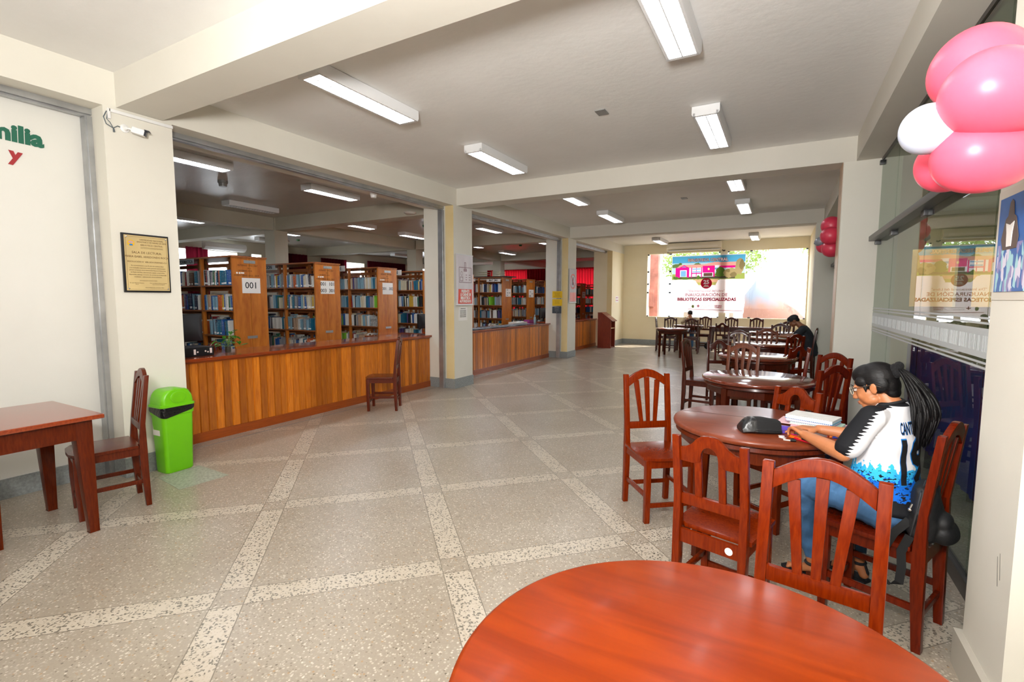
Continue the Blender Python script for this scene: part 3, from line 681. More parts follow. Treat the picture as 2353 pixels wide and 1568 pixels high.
CASE = ['left bookcase', 'middle bookcase', 'right bookcase', 'bookcase beside the pillar', '', 'bookcase with the wire trays', 'second newspaper-counter bookcase', 'third newspaper-counter bookcase', 'bookcase left of the screen', 'bookcase behind the screen', 'last bookcase']
MASK = [{'teal': 2.5, 'blue': 1.5, 'pale blue': 1.6, 'beige': .5}, {'white': 1.4, 'grey': 2, 'pale blue': 1.5, 'teal': .4}, {'cream': 2.5, 'beige': 3, 'grey': 1.5, 'blue': .4, 'teal': .5}, {'white': 1.5, 'blue': 1.8, 'red': 2, 'navy': 1.5},
        {}, {'white': 2, 'black': 1.8, 'cream': 1.5, 'navy': 1.5}, {'black': 2, 'cream': 2, 'white': 1.3}, {'grey': 2, 'beige': 2}, {'white': 2, 'black': 2}, {'cream': 2, 'black': 2}, {}]
rnd = random.Random(11)
bulk = [MB() for _ in PAL]; indiv = 0
for ri, (ry, _) in enumerate(ROWS):
    if ri == 4: continue
    for z in (1.70, 1.32, .94, .56):
        for bay in ((1, 0) if ri < 9 else (0,)):          # bay 0 is nearest the end panel
            xl, xr = RX0-.85*(bay+1)+.045, RX0-.85*bay-(.035 if bay == 0 else .005)
            if bay == 0 and ri == 2 and z == .94: xr -= .2       # stack of papers there
            if bay == 0 and ri == 1 and z == .94: xr -= .12      # plastic jug there
            x = xl+rnd.uniform(0, .02); seq = 0; tallest = rnd.uniform(.215, .25); ci = weighted(rnd, MASK[ri])
            while x < xr-.03:
                wd = rnd.choice((.012, .016, .02, .024, .03, .038, .05))*rnd.uniform(.85, 1.1)
                if rnd.random() > .35: ci = weighted(rnd, MASK[ri])
                hh = min(tallest*rnd.uniform(.84, 1.06), .29); dp = rnd.uniform(.15, .19)
                if rnd.random() < .04: x += rnd.uniform(.03, .1)
                if x+wd > xr: break
                lean = rnd.uniform(0, .09) if rnd.random() < .4 else 0
                yy = ry+rnd.uniform(.012, .03)
                near = ri == 0 or (ri == 1 and (bay == 0 or z > 1.5)) 
                if near and indiv < 300 and not (ri == 0 and bay == 1 and z == .56):
                    o = book_proto[ci].copy(); col.objects.link(o); o.name = 'book'
                    o.scale = (wd, dp, hh); o.location = (x+lean*.0, yy, z+.0005); o.rotation_euler = (0, -lean, 0)
                    size = 'thick ' if wd > .034 else ('thin ' if wd < .017 else '')
                    tag(o, '%s%s book, %s in %s bay, %s, %s' % (size, PAL[ci][0], ORD[seq], 'right' if bay == 0 else 'left', SHELFN[z], CASE[ri]), 'book', 'books on the %s of the %s, counted from the left' % (SHELFN[z], CASE[ri]))
                    indiv += 1
                else:
                    m = book_mb(wd, dp, hh, 0, 0, 0, T((x, yy, z+.0005)) @ RY(-lean))
                    b = bulk[ci]; s0 = len(b.v); b.v += m.v; b.f += [tuple(s0+i for i in f) for f in m.f]; b.m += m.m
                x += wd+.0015+(hh*math.sin(lean)*.35 if lean else 0); seq += 1
for ri, (ry, _) in enumerate(ROWS[:4]):      # backs of the rows: books facing the other aisle
    for z in (1.70, 1.32, .94, .56):
        x = RX0-2.5
        while x < RX0-.1:
            wd = rnd.uniform(.02, .06); ci = weighted(rnd, MASK[ri])
            if rnd.random() < (.8 if z < 1.5 else .35) and abs((RX0-x) % .85-.83) > .06:
                m = book_mb(wd, .15, rnd.uniform(.2, .26) if z < 1.5 else rnd.uniform(.17, .22), 0, 0, 0, T((x+wd, ry+.53, z+.0005)) @ RZ(PI)); b = bulk[ci]; s0 = len(b.v); b.v += m.v; b.f += [tuple(s0+i for i in f) for f in m.f]; b.m += m.m
            x += wd+.002
# everything past the 300 nearest books, as one object of many-coloured spines
al = MB(); mats_ = []
for i, b in enumerate(bulk):
    if not b.f: continue
    s0 = len(al.v); al.v += b.v; al.f += [tuple(s0+j for j in f) for f in b.f]; al.m += [len(mats_) if k == 0 else 99 for k in b.m]; mats_.append(mat('far_cover_%d' % i, PAL[i][1], .5))
mats_.append(pages); al.m = [len(mats_)-1 if k == 99 else k for k in al.m]
tag(al.build('books', mats_, smooth=False), 'rows of books on the deeper library bookcases', 'books', kind='stuff')
# ---- paper signs on the bookcase ends, handwriting, hanging labels
def sheet(name, x, y0, y1, z0, z1, lines, label, cat='sign', pm=None, tm=None, group=None):
    """paper on a face looking +X; lines: (text, y, z, size)"""
    t = thing(name, label, cat, (x, (y0+y1)/2, z0), 0, group); R = rel(t.location)
    MB().box(x, x+.002, y0, y1, z0, z1, R).build('sheet', pm or M['paper'], t, smooth=False)
    if lines:
        for s, y, z, sz in lines: MB().text(s, sz, R @ face_px(x+.003, y, z), .0012, bold=sz*.006).build('lettering', tm or M['ink'], t, smooth=False)
    return t
xe = RX0+.001
a = sheet('paper_sign', xe, 4.43, 4.72, 1.58, 1.81, [('001', 4.575, 1.695, .135)], 'white paper sign reading 001 on the bookcase end')
sheet('paper_sign', xe, 5.85, 6.15, 1.585, 1.815, [('001  101', 6.0, 1.757, .088), ('003  301', 6.0, 1.640, .088)], 'white paper sign with four numbers in two rows on the middle bookcase end')
sheet('paper_sign', xe, 7.36, 7.66, 1.59, 1.825, [('301   302', 7.51, 1.705, .08)], 'white paper sign with two numbers side by side on the right bookcase end')
sheet('paper_sign', xe, 12.38, 12.69, 1.57, 1.80, [('327', 12.47, 1.76, .055), ('328   340', 12.54, 1.68, .055), ('341', 12.47, 1.61, .055)], 'small white number sheet on the end of the bookcase with wire trays')
sheet('paper_sign', xe, 13.86, 14.2, 1.555, 1.80, [('342', 13.95, 1.73, .055), ('343', 14.1, 1.67, .055), ('345', 13.95, 1.6, .055)], 'small white number sheet on the second bookcase over the newspapers')
for y0, l in ((18.6, 'white number sheet on the bookcase left of the wide screen'), (20.25, 'white number sheet on the bookcase end above the wide screen')):
    sheet('paper_sign', xe, y0, y0+.34, 1.55, 1.80, [('346  347', y0+.17, 1.73, .06), ('350  351', y0+.17, 1.63, .06)], l)
hand = mat('faded_marker', '#3a2212', .7)
for y0, i in ((4.31, 0), (5.76, 1), (7.26, 2)):
    m = MB()
    for s, yy, z, sz in (('INTERNO: 2002-2007', .22, 1.995, .033), ('2015', .24, 1.955, .03), ('INTERNO-2018', .18, 1.915, .03), ('INVENTARIO 2013 - 2019', .20, 1.845, .034)):
        m.text(s, sz, face_px(xe+.0005, y0+yy, z), .0006, spacing=1.05)
    o = m.build('handwriting', hand, smooth=False); tag(o, 'handwritten marker notes at the top of the %s end' % CASE[i], 'writing', 'marker notes on bookcase ends')
    st = MB()
    for yy in (.05, .09): st.lathe([(.014, 0), (.014, .0015)], 14, face_px(xe, y0+yy, 1.88))
    st.box(xe, xe+.0015, y0+.11, y0+.16, 1.872, 1.892)
    tag(st.build('stickers', M['paper'], smooth=False), 'little white stickers on the %s end' % CASE[i], 'stickers', 'white stickers on bookcase ends')
lab = mat('grey_label_card', '#a9b0b6', .6)
def hang(x0, x1, y, z0, z1, s, label, sz, pm=lab):
    t = thing('shelf_label', label, 'sign', ((x0+x1)/2, y, z0)); R = rel(t.location)
    MB().box(x0, x1, y-.004, y, z0, z1, R).build('card', pm, t, smooth=False)
    MB().text(s, sz, R @ face_my((x0+x1)/2, y-.005, (z0+z1)/2), .001, bold=sz*.02).build('lettering', M['ink'], t, smooth=False)
hang(-8.85, -8.07, 4.275, 2.03, 2.115, 'COMP. E INFORMATICA', 'grey shelf label reading COMP. E INFORMATICA', .068)
hang(-8.95, -8.15, 5.725, 2.03, 2.11, 'INVESTIGACION', 'grey shelf label ending in GACION behind the 001 bookcase', .085)
hang(-8.36, -8.0, 7.22, 2.07, 2.185, '101', 'white number card hanging just right of the middle bookcase end', .115, M['paper'])
hang(-8.1, -7.73, 8.64, 2.05, 2.165, '201', 'white number card hanging just left of the bookcase cut by the pillar', .115, M['paper'])
hang(-8.7, -8.03, 12.18, 2.02, 2.10, 'DERECHO', 'white shelf label left on the bookcase with wire trays', .07, M['paper'])
hang(-7.62, -7.15, 12.16, 2.0, 2.08, 'MAT. JMA', 'white shelf label right on the bookcase with wire trays', .07, M['paper'])
# ---- things lying in the bookcases
def stack(x, y, z, n, w_, d_, name, label, cat, cm, dz=.012):
    t = thing(name, label, cat, (x, y, z)); r2 = random.Random(3)
    m = MB()
    for i in range(n):
        a = r2.uniform(-.08, .08); m.box(-w_/2, w_/2, -d_/2, d_/2, i*dz, i*dz+dz*.75, RZ(a) @ T((r2.uniform(-.01, .01), r2.uniform(-.01, .01), 0)))
    m.build('sheets', cm, t, smooth=False); return t
stack(RX0-.15, 7.36, .9405, 17, .19, .24, 'paper_bundle', 'pile of wrapped grey papers on the third shelf of the 301 302 bookcase', 'papers', mat('wrapped_papers', '#b8b8b4', .25, noise=.4, nscale=30))
jar = MB().lathe([(.04, 0), (.048, .02), (.05, .18), (.045, .2), (.047, .23)], 20)
tag(jar.build('plastic_jug', mat('cloudy_plastic', '#9aa3ae', .3), origin=(0, 0, 0)), 'cloudy plastic jug on the third shelf of the 001 101 003 301 bookcase', 'jug').location = (RX0-.09, 5.84, .9405)
t = thing('wire_tray', 'two-tier wire letter tray on top of the bookcase, left one', 'tray', (-7.85, 12.4, 2.14))
def wire_tray():
    m = MB()
    for z in (.0, .06, .12):
        for a, b in (((-.12, -.16), (.12, -.16)), ((.12, -.16), (.12, .16)), ((.12, .16), (-.12, .16)), ((-.12, .16), (-.12, -.16))): m.tube([(a[0], a[1], z+.03), (b[0], b[1], z+.03)], .004, 5)
        for k in range(5): m.tube([(-.1+.05*k, -.16, z+.03), (-.1+.05*k, .16, z+.03)], .0025, 4)
    for a in (-.12, .12):
        for b in (-.16, .16): m.tube([(a, b, .025), (a, b, .17)], .004, 5)
    return m
wt = wire_tray(); wt.build('wires', mat('pale_wire', '#c9c6a2', .4, .5), t)
t2_ = copy_tree(t); t2_.location = (-7.35, 12.4, 2.14); t2_['label'] = 'two-tier wire letter tray on top of the bookcase, right one'
m = MB(); r3 = random.Random(8)
m.box(-8.2, -6.95, 12.22, 12.75, 2.137, 2.165)
tag(m.build('dark_plank', mat('weathered_plank', '#3a2620', .7, noise=.5, nscale=12)), 'dark rough plank lying on the bookcase under the wire trays', 'plank')
# ---- curtains
def curtain(p0, p1, z0, z1, label, cm, amp=.045, per=.14, name='curtain'):
    a, b = Vector((p0[0], p0[1], 0)), Vector((p1[0], p1[1], 0)); L_ = (b-a).length; d = (b-a)/L_; nrm = Vector((d.y, -d.x, 0))
    n = int(L_/per*10); m = MB(); rr = random.Random(int(L_*100)); ph = 0
    vs = []; 
    for i in range(n+1):
        s = L_*i/n; ph = 2*PI*s/per+.7*math.sin(s*3.1)
        off = nrm*amp*(math.sin(ph)+.3*math.sin(2.3*ph))
        for z in (z0, z0+(z1-z0)*.5, z1): vs.append(a+d*s+off*(1.15-.3*(z-z0)/(z1-z0))+Vector((0, 0, z)))
    fs = [(3*i+j, 3*i+3+j, 3*i+4+j, 3*i+1+j) for i in range(n) for j in (0, 1)]
    m.add(vs, fs); o = m.build(name, cm, smooth=True, angle=80); return tag(o, label, 'curtain', 'red curtains of the library')
def cloth(name, c, tr):
    m = bpy.data.materials.new(name); m.use_nodes = True; nt = m.node_tree; N = nt.nodes; L = nt.links; b = N['Principled BSDF']
    b.inputs['Base Color'].default_value = srgb(c); b.inputs['Roughness'].default_value = .8; b.inputs['Specular IOR Level'].default_value = .1
    t = N.new('ShaderNodeBsdfTranslucent'); t.inputs[0].default_value = srgb(c); mx = N.new('ShaderNodeMixShader'); mx.inputs[0].default_value = tr
    L.new(b.outputs[0], mx.inputs[1]); L.new(t.outputs[0], mx.inputs[2]); L.new(mx.outputs[0], N['Material Output'].inputs[0]); return m
CR = cloth('red_curtain_cloth', '#a01420', .45); CD = cloth('dark_red_curtain_cloth', '#5c1220', .25)
curtain((-14.93, 7.7), (-14.93, 8.3), .9, 2.98, 'dark red curtain left of the bright window over the 001 bookcase', CD)
curtain((-14.93, 10.6), (-14.93, 11.75), .9, 3.05, 'dark red curtain right of the grey library column', CD)
curtain((-14.93, 12.35), (-14.93, 13.55), .9, 3.0, 'dark red curtain over the 001 101 003 301 bookcase', CD)
curtain((-14.93, 14.65), (-14.93, 16.9), .9, 3.05, 'wide dark red curtain over the 301 302 bookcase', CD)
curtain((-13.7, 21.94), (-10.35, 21.94), .9, 3.0, 'bright red curtain seen over the bookcases of the newspaper counter', CR)
curtain((-9.7, 21.94), (-5.9, 21.94), .9, 3.0, 'bright red curtain seen in the last opening by the lectern', CR)
for k, (a, b) in enumerate(wins):
    struct('window_%d' % (10+k), MB().box(XL-.12, XL-.112, a+.01, (a+b)/2-.01, 1.81, 2.92).box(XL-.12, XL-.112, (a+b)/2+.01, b-.01, 1.81, 2.92), M['pane'], smooth=False)
# ---- library ceiling and wall bits
def detector(x, y, z, c, label, r=.055, h=.045):
    m = MB().lathe([(r*.2, -h), (r*.75, -h), (r*.85, -h*.5), (r, -h*.4), (r, 0)], 20)
    o = m.build('smoke_detector', mat('det_'+c.strip('#'), c, .4), origin=(0, 0, 0)); o.location = (x, y, z); tag(o, label, 'detector'); return o
detector(-7.55, 4.48, ZC, '#777673', 'grey smoke detector on the library ceiling above the long counter', .07, .09)
detector(-12.975, 9.92, ZC, '#4f8a58', 'green-tinted detector on the ceiling right of the grey column')
detector(-7.69, 14.39, ZC, '#2f8a54', 'green detector on the ceiling in the newspaper counter opening')
detector(-7.73, 9.49, ZC, '#2f7a54', 'green detector at the edge of the first pillar with steel channel')
detector(-5.20, 5.25, ZO, '#efeeec', 'white motion sensor dome under the lintel', .05, .07)
detector(-5.95, 6.9, ZC-.235, '#cfcac0', 'round white access point on the library beam', .11, .03)
ac = thing('air_conditioner', 'long white air conditioner above the bright library window', 'air conditioner', (-14.8, 8.7, 2.93))
MB().prism([(0, .22), (.16, .22), (.2, .17), (.2, .08), (.1, 0), (0, 0)], -.62, .62, 'y', None).build('casing', M['white'], ac, bevel=.01)
# the prism above is drawn in x-z with the wall at x=0
t = thing('notice_board', 'poster with a grey picture and pink strip by the library window', 'poster', (XL+.005, 9.5, 2.3)); R = rel(t.location)
MB().box(XL+.002, XL+.01, 9.28, 9.66, 2.45, 2.86, R).build('sheet', mat('grey_poster', '#9c9ca0', .5, noise=.5, nscale=14), t, smooth=False)
MB().box(XL+.002, XL+.012, 9.30, 9.64, 2.3, 2.45, R).build('lower_strip', mat('pink_poster', '#c9628f', .5), t, smooth=False)
# ================================================================== things on and behind the counters
TC = .886
def monitor(x, y, z, rz, w_, h_, label, stand=.1):
    t = thing('computer_monitor', label, 'monitor', (x, y, z), rz)
    # back faces local -Y
    MB().prism([(-.02, stand), (.02, stand), (.02, stand+h_), (-.02, stand+h_)], -w_/2, w_/2, 'x').build('screen', M['black'], t, bevel=.004)
    b = MB(); i_ = .22
    vs = [(-w_/2+.01, -.02, stand+.01), (w_/2-.01, -.02, stand+.01), (w_/2-.01, -.02, stand+h_-.01), (-w_/2+.01, -.02, stand+h_-.01),
          (-w_/2*(1-i_*1.6), -.06, stand+h_*.25), (w_/2*(1-i_*1.6), -.06, stand+h_*.25), (w_/2*(1-i_*1.6), -.06, stand+h_*.75), (-w_/2*(1-i_*1.6), -.06, stand+h_*.75)]
    b.add(vs, [(0, 1, 5, 4), (1, 2, 6, 5), (2, 3, 7, 6), (3, 0, 4, 7), (4, 5, 6, 7)]).build('back_shell', mat('charcoal_plastic', '#22242a', .45), t)
    MB().box(-.03, .03, -.03, .0, .0, stand+h_*.4).build('neck', M['black'], t)
    MB().lathe([(.11, 0), (.11, .012), (.04, .02)], 24, None, True, 1.2, .9).build('foot', M['black'], t)
    return t
monitor(-5.79, 2.88, TC+.001, PI/2+.15, .50, .31, 'black monitor seen from behind on the counter behind the left pillar', .13)
t = thing('computer_case', 'flat dark computer case with white stickers on the counter', 'computer', (-5.53, 2.82, TC+.001))
MB().box(-.18, .13, -.24, .20, 0, .095).build('casing', M['black'], t, bevel=.004)
MB().box(.131, .135, -.22, -.10, .01, .085).build('front_grille', mat('grille', '#44494a', .5), t)
m = MB()
for y, z in ((.03, .045), (.11, .05), (.135, .04)): m.lathe([(.009, 0), (.009, .001)], 14, T((.131, y, z)) @ RY(PI/2))
m.box(.1305, .132, -.01, .012, .02, .075).box(.1305, .132, .155, .178, .025, .08)
m.build('stickers', mat('sticker_white', '#e8d9d4', .5), t)
# plant in a glass jar
t = thing('potted_pothos', 'green trailing pothos cutting in a glass jar on the counter', 'plant', (-5.53, 3.25, TC+.001))
MB().lathe([(.030, 0), (.033, .01), (.032, .085), (.024, .10), (.026, .115)], 24, cap=False).build('glass_jar', pane_glass('jar_glass', '#d7e0dc'), t, smooth=True)
MB().lathe([(.001, .003), (.029, .003), (.029, .07), (.001, .07)], 20).build('water', mat('jar_water', '#8a7a68', .1, trans=.6), t)
r4 = random.Random(5); st = MB(); lv = MB()
def heart(s): return [(0, 0), (.30*s, -.12*s), (.48*s, .12*s), (.42*s, .45*s), (.2*s, .8*s), (0, 1.05*s), (-.2*s, .8*s), (-.42*s, .45*s), (-.48*s, .12*s), (-.30*s, -.12*s)]
for k in range(17):
    a = r4.uniform(0, 2*PI); rr = r4.uniform(.01, .10); hz = .14+r4.uniform(0, .13)-(rr > .08)*.06
    if k < 3: rr, hz = .15+.02*k, .08+.03*k; a = (.9, 1.9, -1.2)[k]
    p = Vector((rr*math.cos(a), rr*math.sin(a), hz))
    st.tube([(0, 0, .06), (p.x*.3, p.y*.3, hz*.75), p], .0022, 5)
    s = r4.uniform(.042, .06)
    Rm = T(p) @ RZ(a-PI/2+r4.uniform(-.6, .6)) @ RX(r4.uniform(-1.0, .3))
    pts = heart(s); vs = [(x, y, .10*s*(1 if abs(x) > .01 else 0)) for x, y in pts]+[(0, .5*s, -.04*s)]
    lv.add(vs, [(i, (i+1) % 10, 10) for i in range(10)]+[((i+1) % 10, i, 10) for i in range(0)], Rm)
st.build('stems', mat('stem_green', '#7fa050', .5), t); lv.build('leaves', mat('pothos_leaf', '#3f9a2c', .35, noise=.4, nscale=30), t, angle=80)
monitor(-6.3, 7.72, .78, PI/2, .46, .29, 'dark monitor cut off by the steel channel of the first pillar', .13)
t = thing('desk', 'brown desk behind the long counter, right end', 'desk', (-6.35, 7.3, 0))
MB().box(-.75, .5, -.45, .65, .745, .78).build('desktop', M['countertop'], t); MB().box(-.7, -.66, -.4, .6, 0, .745).box(.4, .44, -.4, .6, 0, .745).build('desk_sides', M['maho'], t)
stack(-6.1, 7.1, .7805, 4, .3, .22, 'paper_pile', 'loose white papers on the desk behind the long counter', 'papers', M['paper'], .004)
t = thing('desk', 'brown desk behind the newspaper counter', 'desk', (-6.4, 12.4, 0))
MB().box(-.5, .45, -1.9, 1.6, .745, .78).build('desktop', M['countertop'], t); MB().box(-.45, -.41, -1.8, 1.5, 0, .745).box(.35, .39, -1.8, 1.5, 0, .745).build('desk_sides', M['maho'], t)
monitor(-6.35, 13.35, .78, PI/2, .5, .32, 'black monitor beside the pillar with the yellow notices', .14)
tag(MB().box(-5.76, -5.6, 10.97, 11.22, TC, TC+.085).build('purple_box', mat('magenta_card', '#8a2a78', .4), bevel=.004), 'purple cardboard box on the newspaper counter', 'box')
stack(-5.68, 10.5, TC+.0005, 8, .25, .5, 'paper_pile', 'pile of white papers left of the purple box', 'papers', M['paper'], .007)
news = mat('newsprint', '#7c7f86', .7, noise=.55, nscale=22)
nr = random.Random(2)
for k in range(12):
    y = 7.35+k*.27; x = -5.42+nr.uniform(-.07, .05); a = nr.uniform(-.25, .25); m = MB()
    m.box(-.15, .15, -.2, .2, 0, .003).box(-.148, .15, -.198, .2, .004, .006).box(-.15, -.0, -.2, .2, .006, .0085)
    o = m.build('newspaper', news if k % 4 else mat('pale_newsprint', '#a9a29c', .7, noise=.5, nscale=20), smooth=False, origin=(0, 0, 0)); o.location = (x, y, TC+.001+.0095*(k % 2)+.0005*k); o.rotation_euler = (0, 0, a)
    tag(o, 'newspaper lying %s along the counter, counted from the banner pillar' % ORD[k], 'newspaper', 'newspapers on the middle counter')
monitor(-5.62, 13.9, TC+.001, PI/2+.45, .60, .34, 'wide computer screen with a small white logo in the last opening', .1)
tag(MB().box(-5.75, -5.48, 12.45, 12.95, TC, TC+.12).build('grey_box', mat('grey_card', '#8f949a', .5), bevel=.006), 'grey box on the last counter under the yellow cloth', 'box')
m = MB()
vs = []; 
for i in range(13):
    for j in range(13):
        u, v = i/12-.5, j/12-.5; vs.append((-5.6+.24*u, 12.7+.42*v, TC+.135+.022*math.sin(9*u+7*v)+.018*math.sin(13*v)-.05*max(0, abs(v)-.38)))
m.add(vs, [(i*13+j, i*13+j+1, (i+1)*13+j+1, (i+1)*13+j) for i in range(12) for j in range(12)])
o = m.build('yellow_cloth', mat('yellow_cloth', '#e8c21a', .7)); tag(o, 'crumpled yellow cloth on the grey box', 'cloth')
sm = o.modifiers.new('s', 'SOLIDIFY'); sm.thickness = .004
t = thing('bottle', 'small clear bottle beside the pillar on the newspaper counter', 'bottle', (-5.6, 11.28, TC+.0005))
MB().lathe([(.03, 0), (.032, .01), (.032, .13), (.012, .17), (.012, .19)], 18).build('body', mat('bottle_plastic', '#8fb0b8', .2), t); MB().lathe([(.014, .19), (.014, .205)], 14).build('cap', M['white'], t)
# ---- lectern
t = thing('wooden_lectern', 'reddish wooden lectern with a sloping reading top beside the last counter', 'lectern', (-4.76, 14.6, 0)); wm = wood('lectern_wood', '#6e2412', '#86301a', .35, (1, 1, 8), .3, sc=8)
prof = [(-.21, 0), (.21, 0), (.21, .86), (-.09, 1.075), (-.21, 1.075)]
for s, nm in ((-.215, 'side_panel'), (.19, 'side_panel')): MB().prism(prof, s, s+.025, 'y').build(nm, wm, t)
MB().box(-.21, -.19, -.19, .19, .03, 1.07).build('front_panel', wm, t)
MB().prism([(-.10, 1.078), (.26, .82), (.27, .835), (-.09, 1.098)], -.235, .235, 'y').build('reading_top', wm, t, bevel=.003)
MB().box(-.21, -.09, -.235, .235, 1.076, 1.095).build('top_ledge', wm, t)
MB().box(-.19, .20, -.19, .19, .60, .62).build('shelf', mat('pale_ply', '#c9a377', .5), t)
MB().box(.0, .19, -.19, .19, .0, .03).build('base_board', wm, t)
# ================================================================== things on walls
# brass plaque on the first pillar
px_ = XA+.001
t = thing('brass_plaque', 'engraved brass plaque on a black board, first pillar', 'plaque', (px_, 2.125, 1.55)); R = rel(t.location)
MB().box(px_, px_+.018, 1.95, 2.297, 1.55, 2.035, R).build('backing_board', M['black'], t, bevel=.003)
br = mat('brass', '#d9c088', .35, .15, noise=.15, nscale=3)
MB().box(px_+.018, px_+.021, 1.966, 2.286, 1.565, 2.02, R).build('plate', br, t, smooth=False)
eng = mat('engraving', '#5a3a12', .5); m = MB(); yc = 2.126
def tx(s, y, z, sz, sx=1.0): m.text(s, sz, R @ face_px(px_+.0216, y, z), .0006, sx=sx)
tx('UNIVERSIDAD NACIONAL', 2.165, 1.987, .0165, .92); tx('AMAZÓNICA DE MADRE DE DIOS', 2.165, 1.968, .0165, .88); tx('BIBLIOTECA CENTRAL', 2.165, 1.944, .0175, .95)
tx('Año del Bicentenario, de la consolidación de nuestra independencia,', 2.165, 1.926, .0068, .9); tx('y de la conmemoración de las heroicas batallas de Junín y Ayacucho', 2.165, 1.918, .0068, .9)
tx('SALA DE LECTURA:', yc, 1.880, .026); tx('"MARIA ISABEL ARREDONDO ROCA"', yc, 1.846, .0235, .86); tx('RESOLUCIÓN N° 408-2024-UNAMAD-CU', yc, 1.804, .0175, .92)
for i, s in enumerate(('En reconocimiento a sus 25 años de continua labor', 'y su invaluable trayectoria como personal administrativo', 'pionero al servicio de la Universidad Nacional Amazónica', 'de Madre de Dios, demostrando lealtad, compromiso,', 'disposición, entrega y vocación de servicio en el desarrollo', 'académico - administrativo de la institución.')):
    tx(s, yc, 1.772-.0185*i, .0135, .86)
tx('AUTORIDADES UNIVERSITARIAS', yc, 1.648, .009); tx('Dr. José Mayuano Ramírez', 2.04, 1.628, .0095); tx('Dra. Luz Marina Almanza Huamán', 2.2, 1.628, .0095); tx('Rector', 2.04, 1.617, .008); tx('Vicerrectora de Investigación', 2.2, 1.617, .008); tx('Puerto Maldonado, noviembre 2024', 2.17, 1.590, .0095)
for a, b, c, d in ((1.975, 2.277, 2.008, 2.0095), (1.975, 2.277, 1.5745, 1.576), (1.975, 1.9765, 1.5745, 2.0095), (2.2755, 2.277, 1.5745, 2.0095)): m.box(px_+.0212, px_+.0218, a, b, c, d, R)
m.build('engraving', eng, t, smooth=False)
m = MB().lathe([(.026, 0), (.026, .0006)], 28, R @ T((px_+.0214, 2.013, 1.955)) @ RY(PI/2)); m.build('emblem_disc', mat('emblem_yellow', '#e3b21c', .4), t, smooth=False)
m = MB()
for k in range(9):
    a = PI*(k+.5)/9; m.prism([(.0, .0), (.018*math.cos(a-.12), .018*math.sin(a-.12)), (.02*math.cos(a), .02*math.sin(a)), (.018*math.cos(a+.12), .018*math.sin(a+.12))], .0222, .0226, 'x', R @ T((px_, 2.013, 1.955)))
m.build('emblem_rays', mat('emblem_mauve', '#b79ac0', .5), t, smooth=False)
MB().lathe([(.013, 0), (.013, .0008)], 20, R @ T((px_+.0222, 2.013, 1.941)) @ RY(PI/2) , True, .6, 1).build('emblem_water', mat('emblem_blue', '#2a80c0', .4), t, smooth=False)
for y in (1.98, 2.272):
    for z in (1.58, 2.005): MB().lathe([(.001, 0), (.007, .001), (.006, .006), (.001, .008)], 14, R @ T((px_+.021, y, z)) @ RY(PI/2)).build('mounting_stud', M['chrome'], t)
# conduit, cable and camera
t = thing('cable_conduit', 'white plastic cable conduit running along the top of the first pillar', 'conduit', (px_, 2.16, 2.98)); R = rel(t.location)
MB().box(px_, px_+.018, 1.925, 2.386, 2.975, 2.998, R).build('horizontal_run', M['white'], t, bevel=.002); MB().box(px_, px_+.018, 1.915, 1.935, 2.92, 2.998, R).build('drop', M['white'], t, bevel=.002)
t = thing('security_camera', 'white bullet security camera on the first pillar with a dangling cable', 'camera', (px_, 2.03, 2.875)); R = rel(t.location)
MB().lathe([(.033, 0), (.033, .006), (.02, .012), (.012, .03)], 24, T((0, 0, 0)) @ RY(PI/2)).build('mount', M['white'], t)
MB().tube([(.02, 0, 0), (.05, .012, -.006), (.06, .03, -.01)], .008, 10).build('arm', M['white'], t)
Mc = T((.062, .03, -.012)) @ RZ(math.radians(52)) @ RY(math.radians(14))
MB().box(-.005, .085, -.026, .026, -.024, .024, Mc).build('body', M['white'], t, bevel=.008, seg=3)
MB().box(.080, .115, -.0275, .0275, .018, .027, Mc).box(.083, .095, -.024, .024, -.022, .018, Mc).build('visor', mat('dark_lens', '#20242c', .15), t, bevel=.002)
MB().tube([(.003, -.01, 0), (.006, -.05, .004), (.006, -.08, -.02), (.006, -.125, .0), (.006, -.14, .05), (.006, -.118, .1)], .0035, 6).tube([(.006, -.08, -.02), (.006, -.1, .02), (.006, -.12, .04), (.006, -.11, .095)], .003, 6).tube([(.006, -.078, -.02), (.008, -.076, -.05)], [.0045, .008], 8).build('cable', mat('grey_cable', '#4f5a60', .5), t)
# lettering on the recessed panel
gl = mat('green_letters', '#14634c', .5); rl = mat('red_letters', '#a3262b', .5)
def wall_letters(s, y, z, size, mt_, label, lean=0, gap=0):
    m = MB().text(s, size, face_px(-5.026, y, z) @ RZ(lean), .004, bold=size*.045, align='RIGHT'); o = m.build('wall_letters', mt_, smooth=False); tag(o, label, 'lettering')
    return o
wall_letters('familia', 1.61, 2.705, .165, gl, 'green cut-out letters ending in milia on the white panel', -.03)
wall_letters('y', 1.475, 2.555, .135, rl, 'red cut-out letter y on the white panel', -.1)
# banners on the pillars
cl = cloth('banner_cloth', '#e6e0e4', .1); rd = mat('banner_red', '#d8452f', .5); pk = mat('banner_line', '#7a4a58', .5)
def wavy(x, y0, y1, z0, z1, amp, mt_, parent, name, R, off=0, bow=.0):
    m = MB(); n, k = 24, 8; vs = []
    for j in range(k+1):
        z = z0+(z1-z0)*j/k
        for i in range(n+1):
            u = i/n; pin = bow*math.sin(PI*(z-zb0)/(zb1-zb0))
            y = (y0+(y1-y0)*u); y = yc0+(y-yc0)*(1-pin)
            vs.append((x+off+amp*(math.sin(u*9+.6)+.4*math.sin(u*21))*(.4+.6*math.sin(PI*(z-zb0)/(zb1-zb0))), y, z))
    m.add(vs, [(j*(n+1)+i, j*(n+1)+i+1, (j+1)*(n+1)+i+1, (j+1)*(n+1)+i) for j in range(k) for i in range(n)], R)
    return m.build(name, mt_, parent, angle=80)
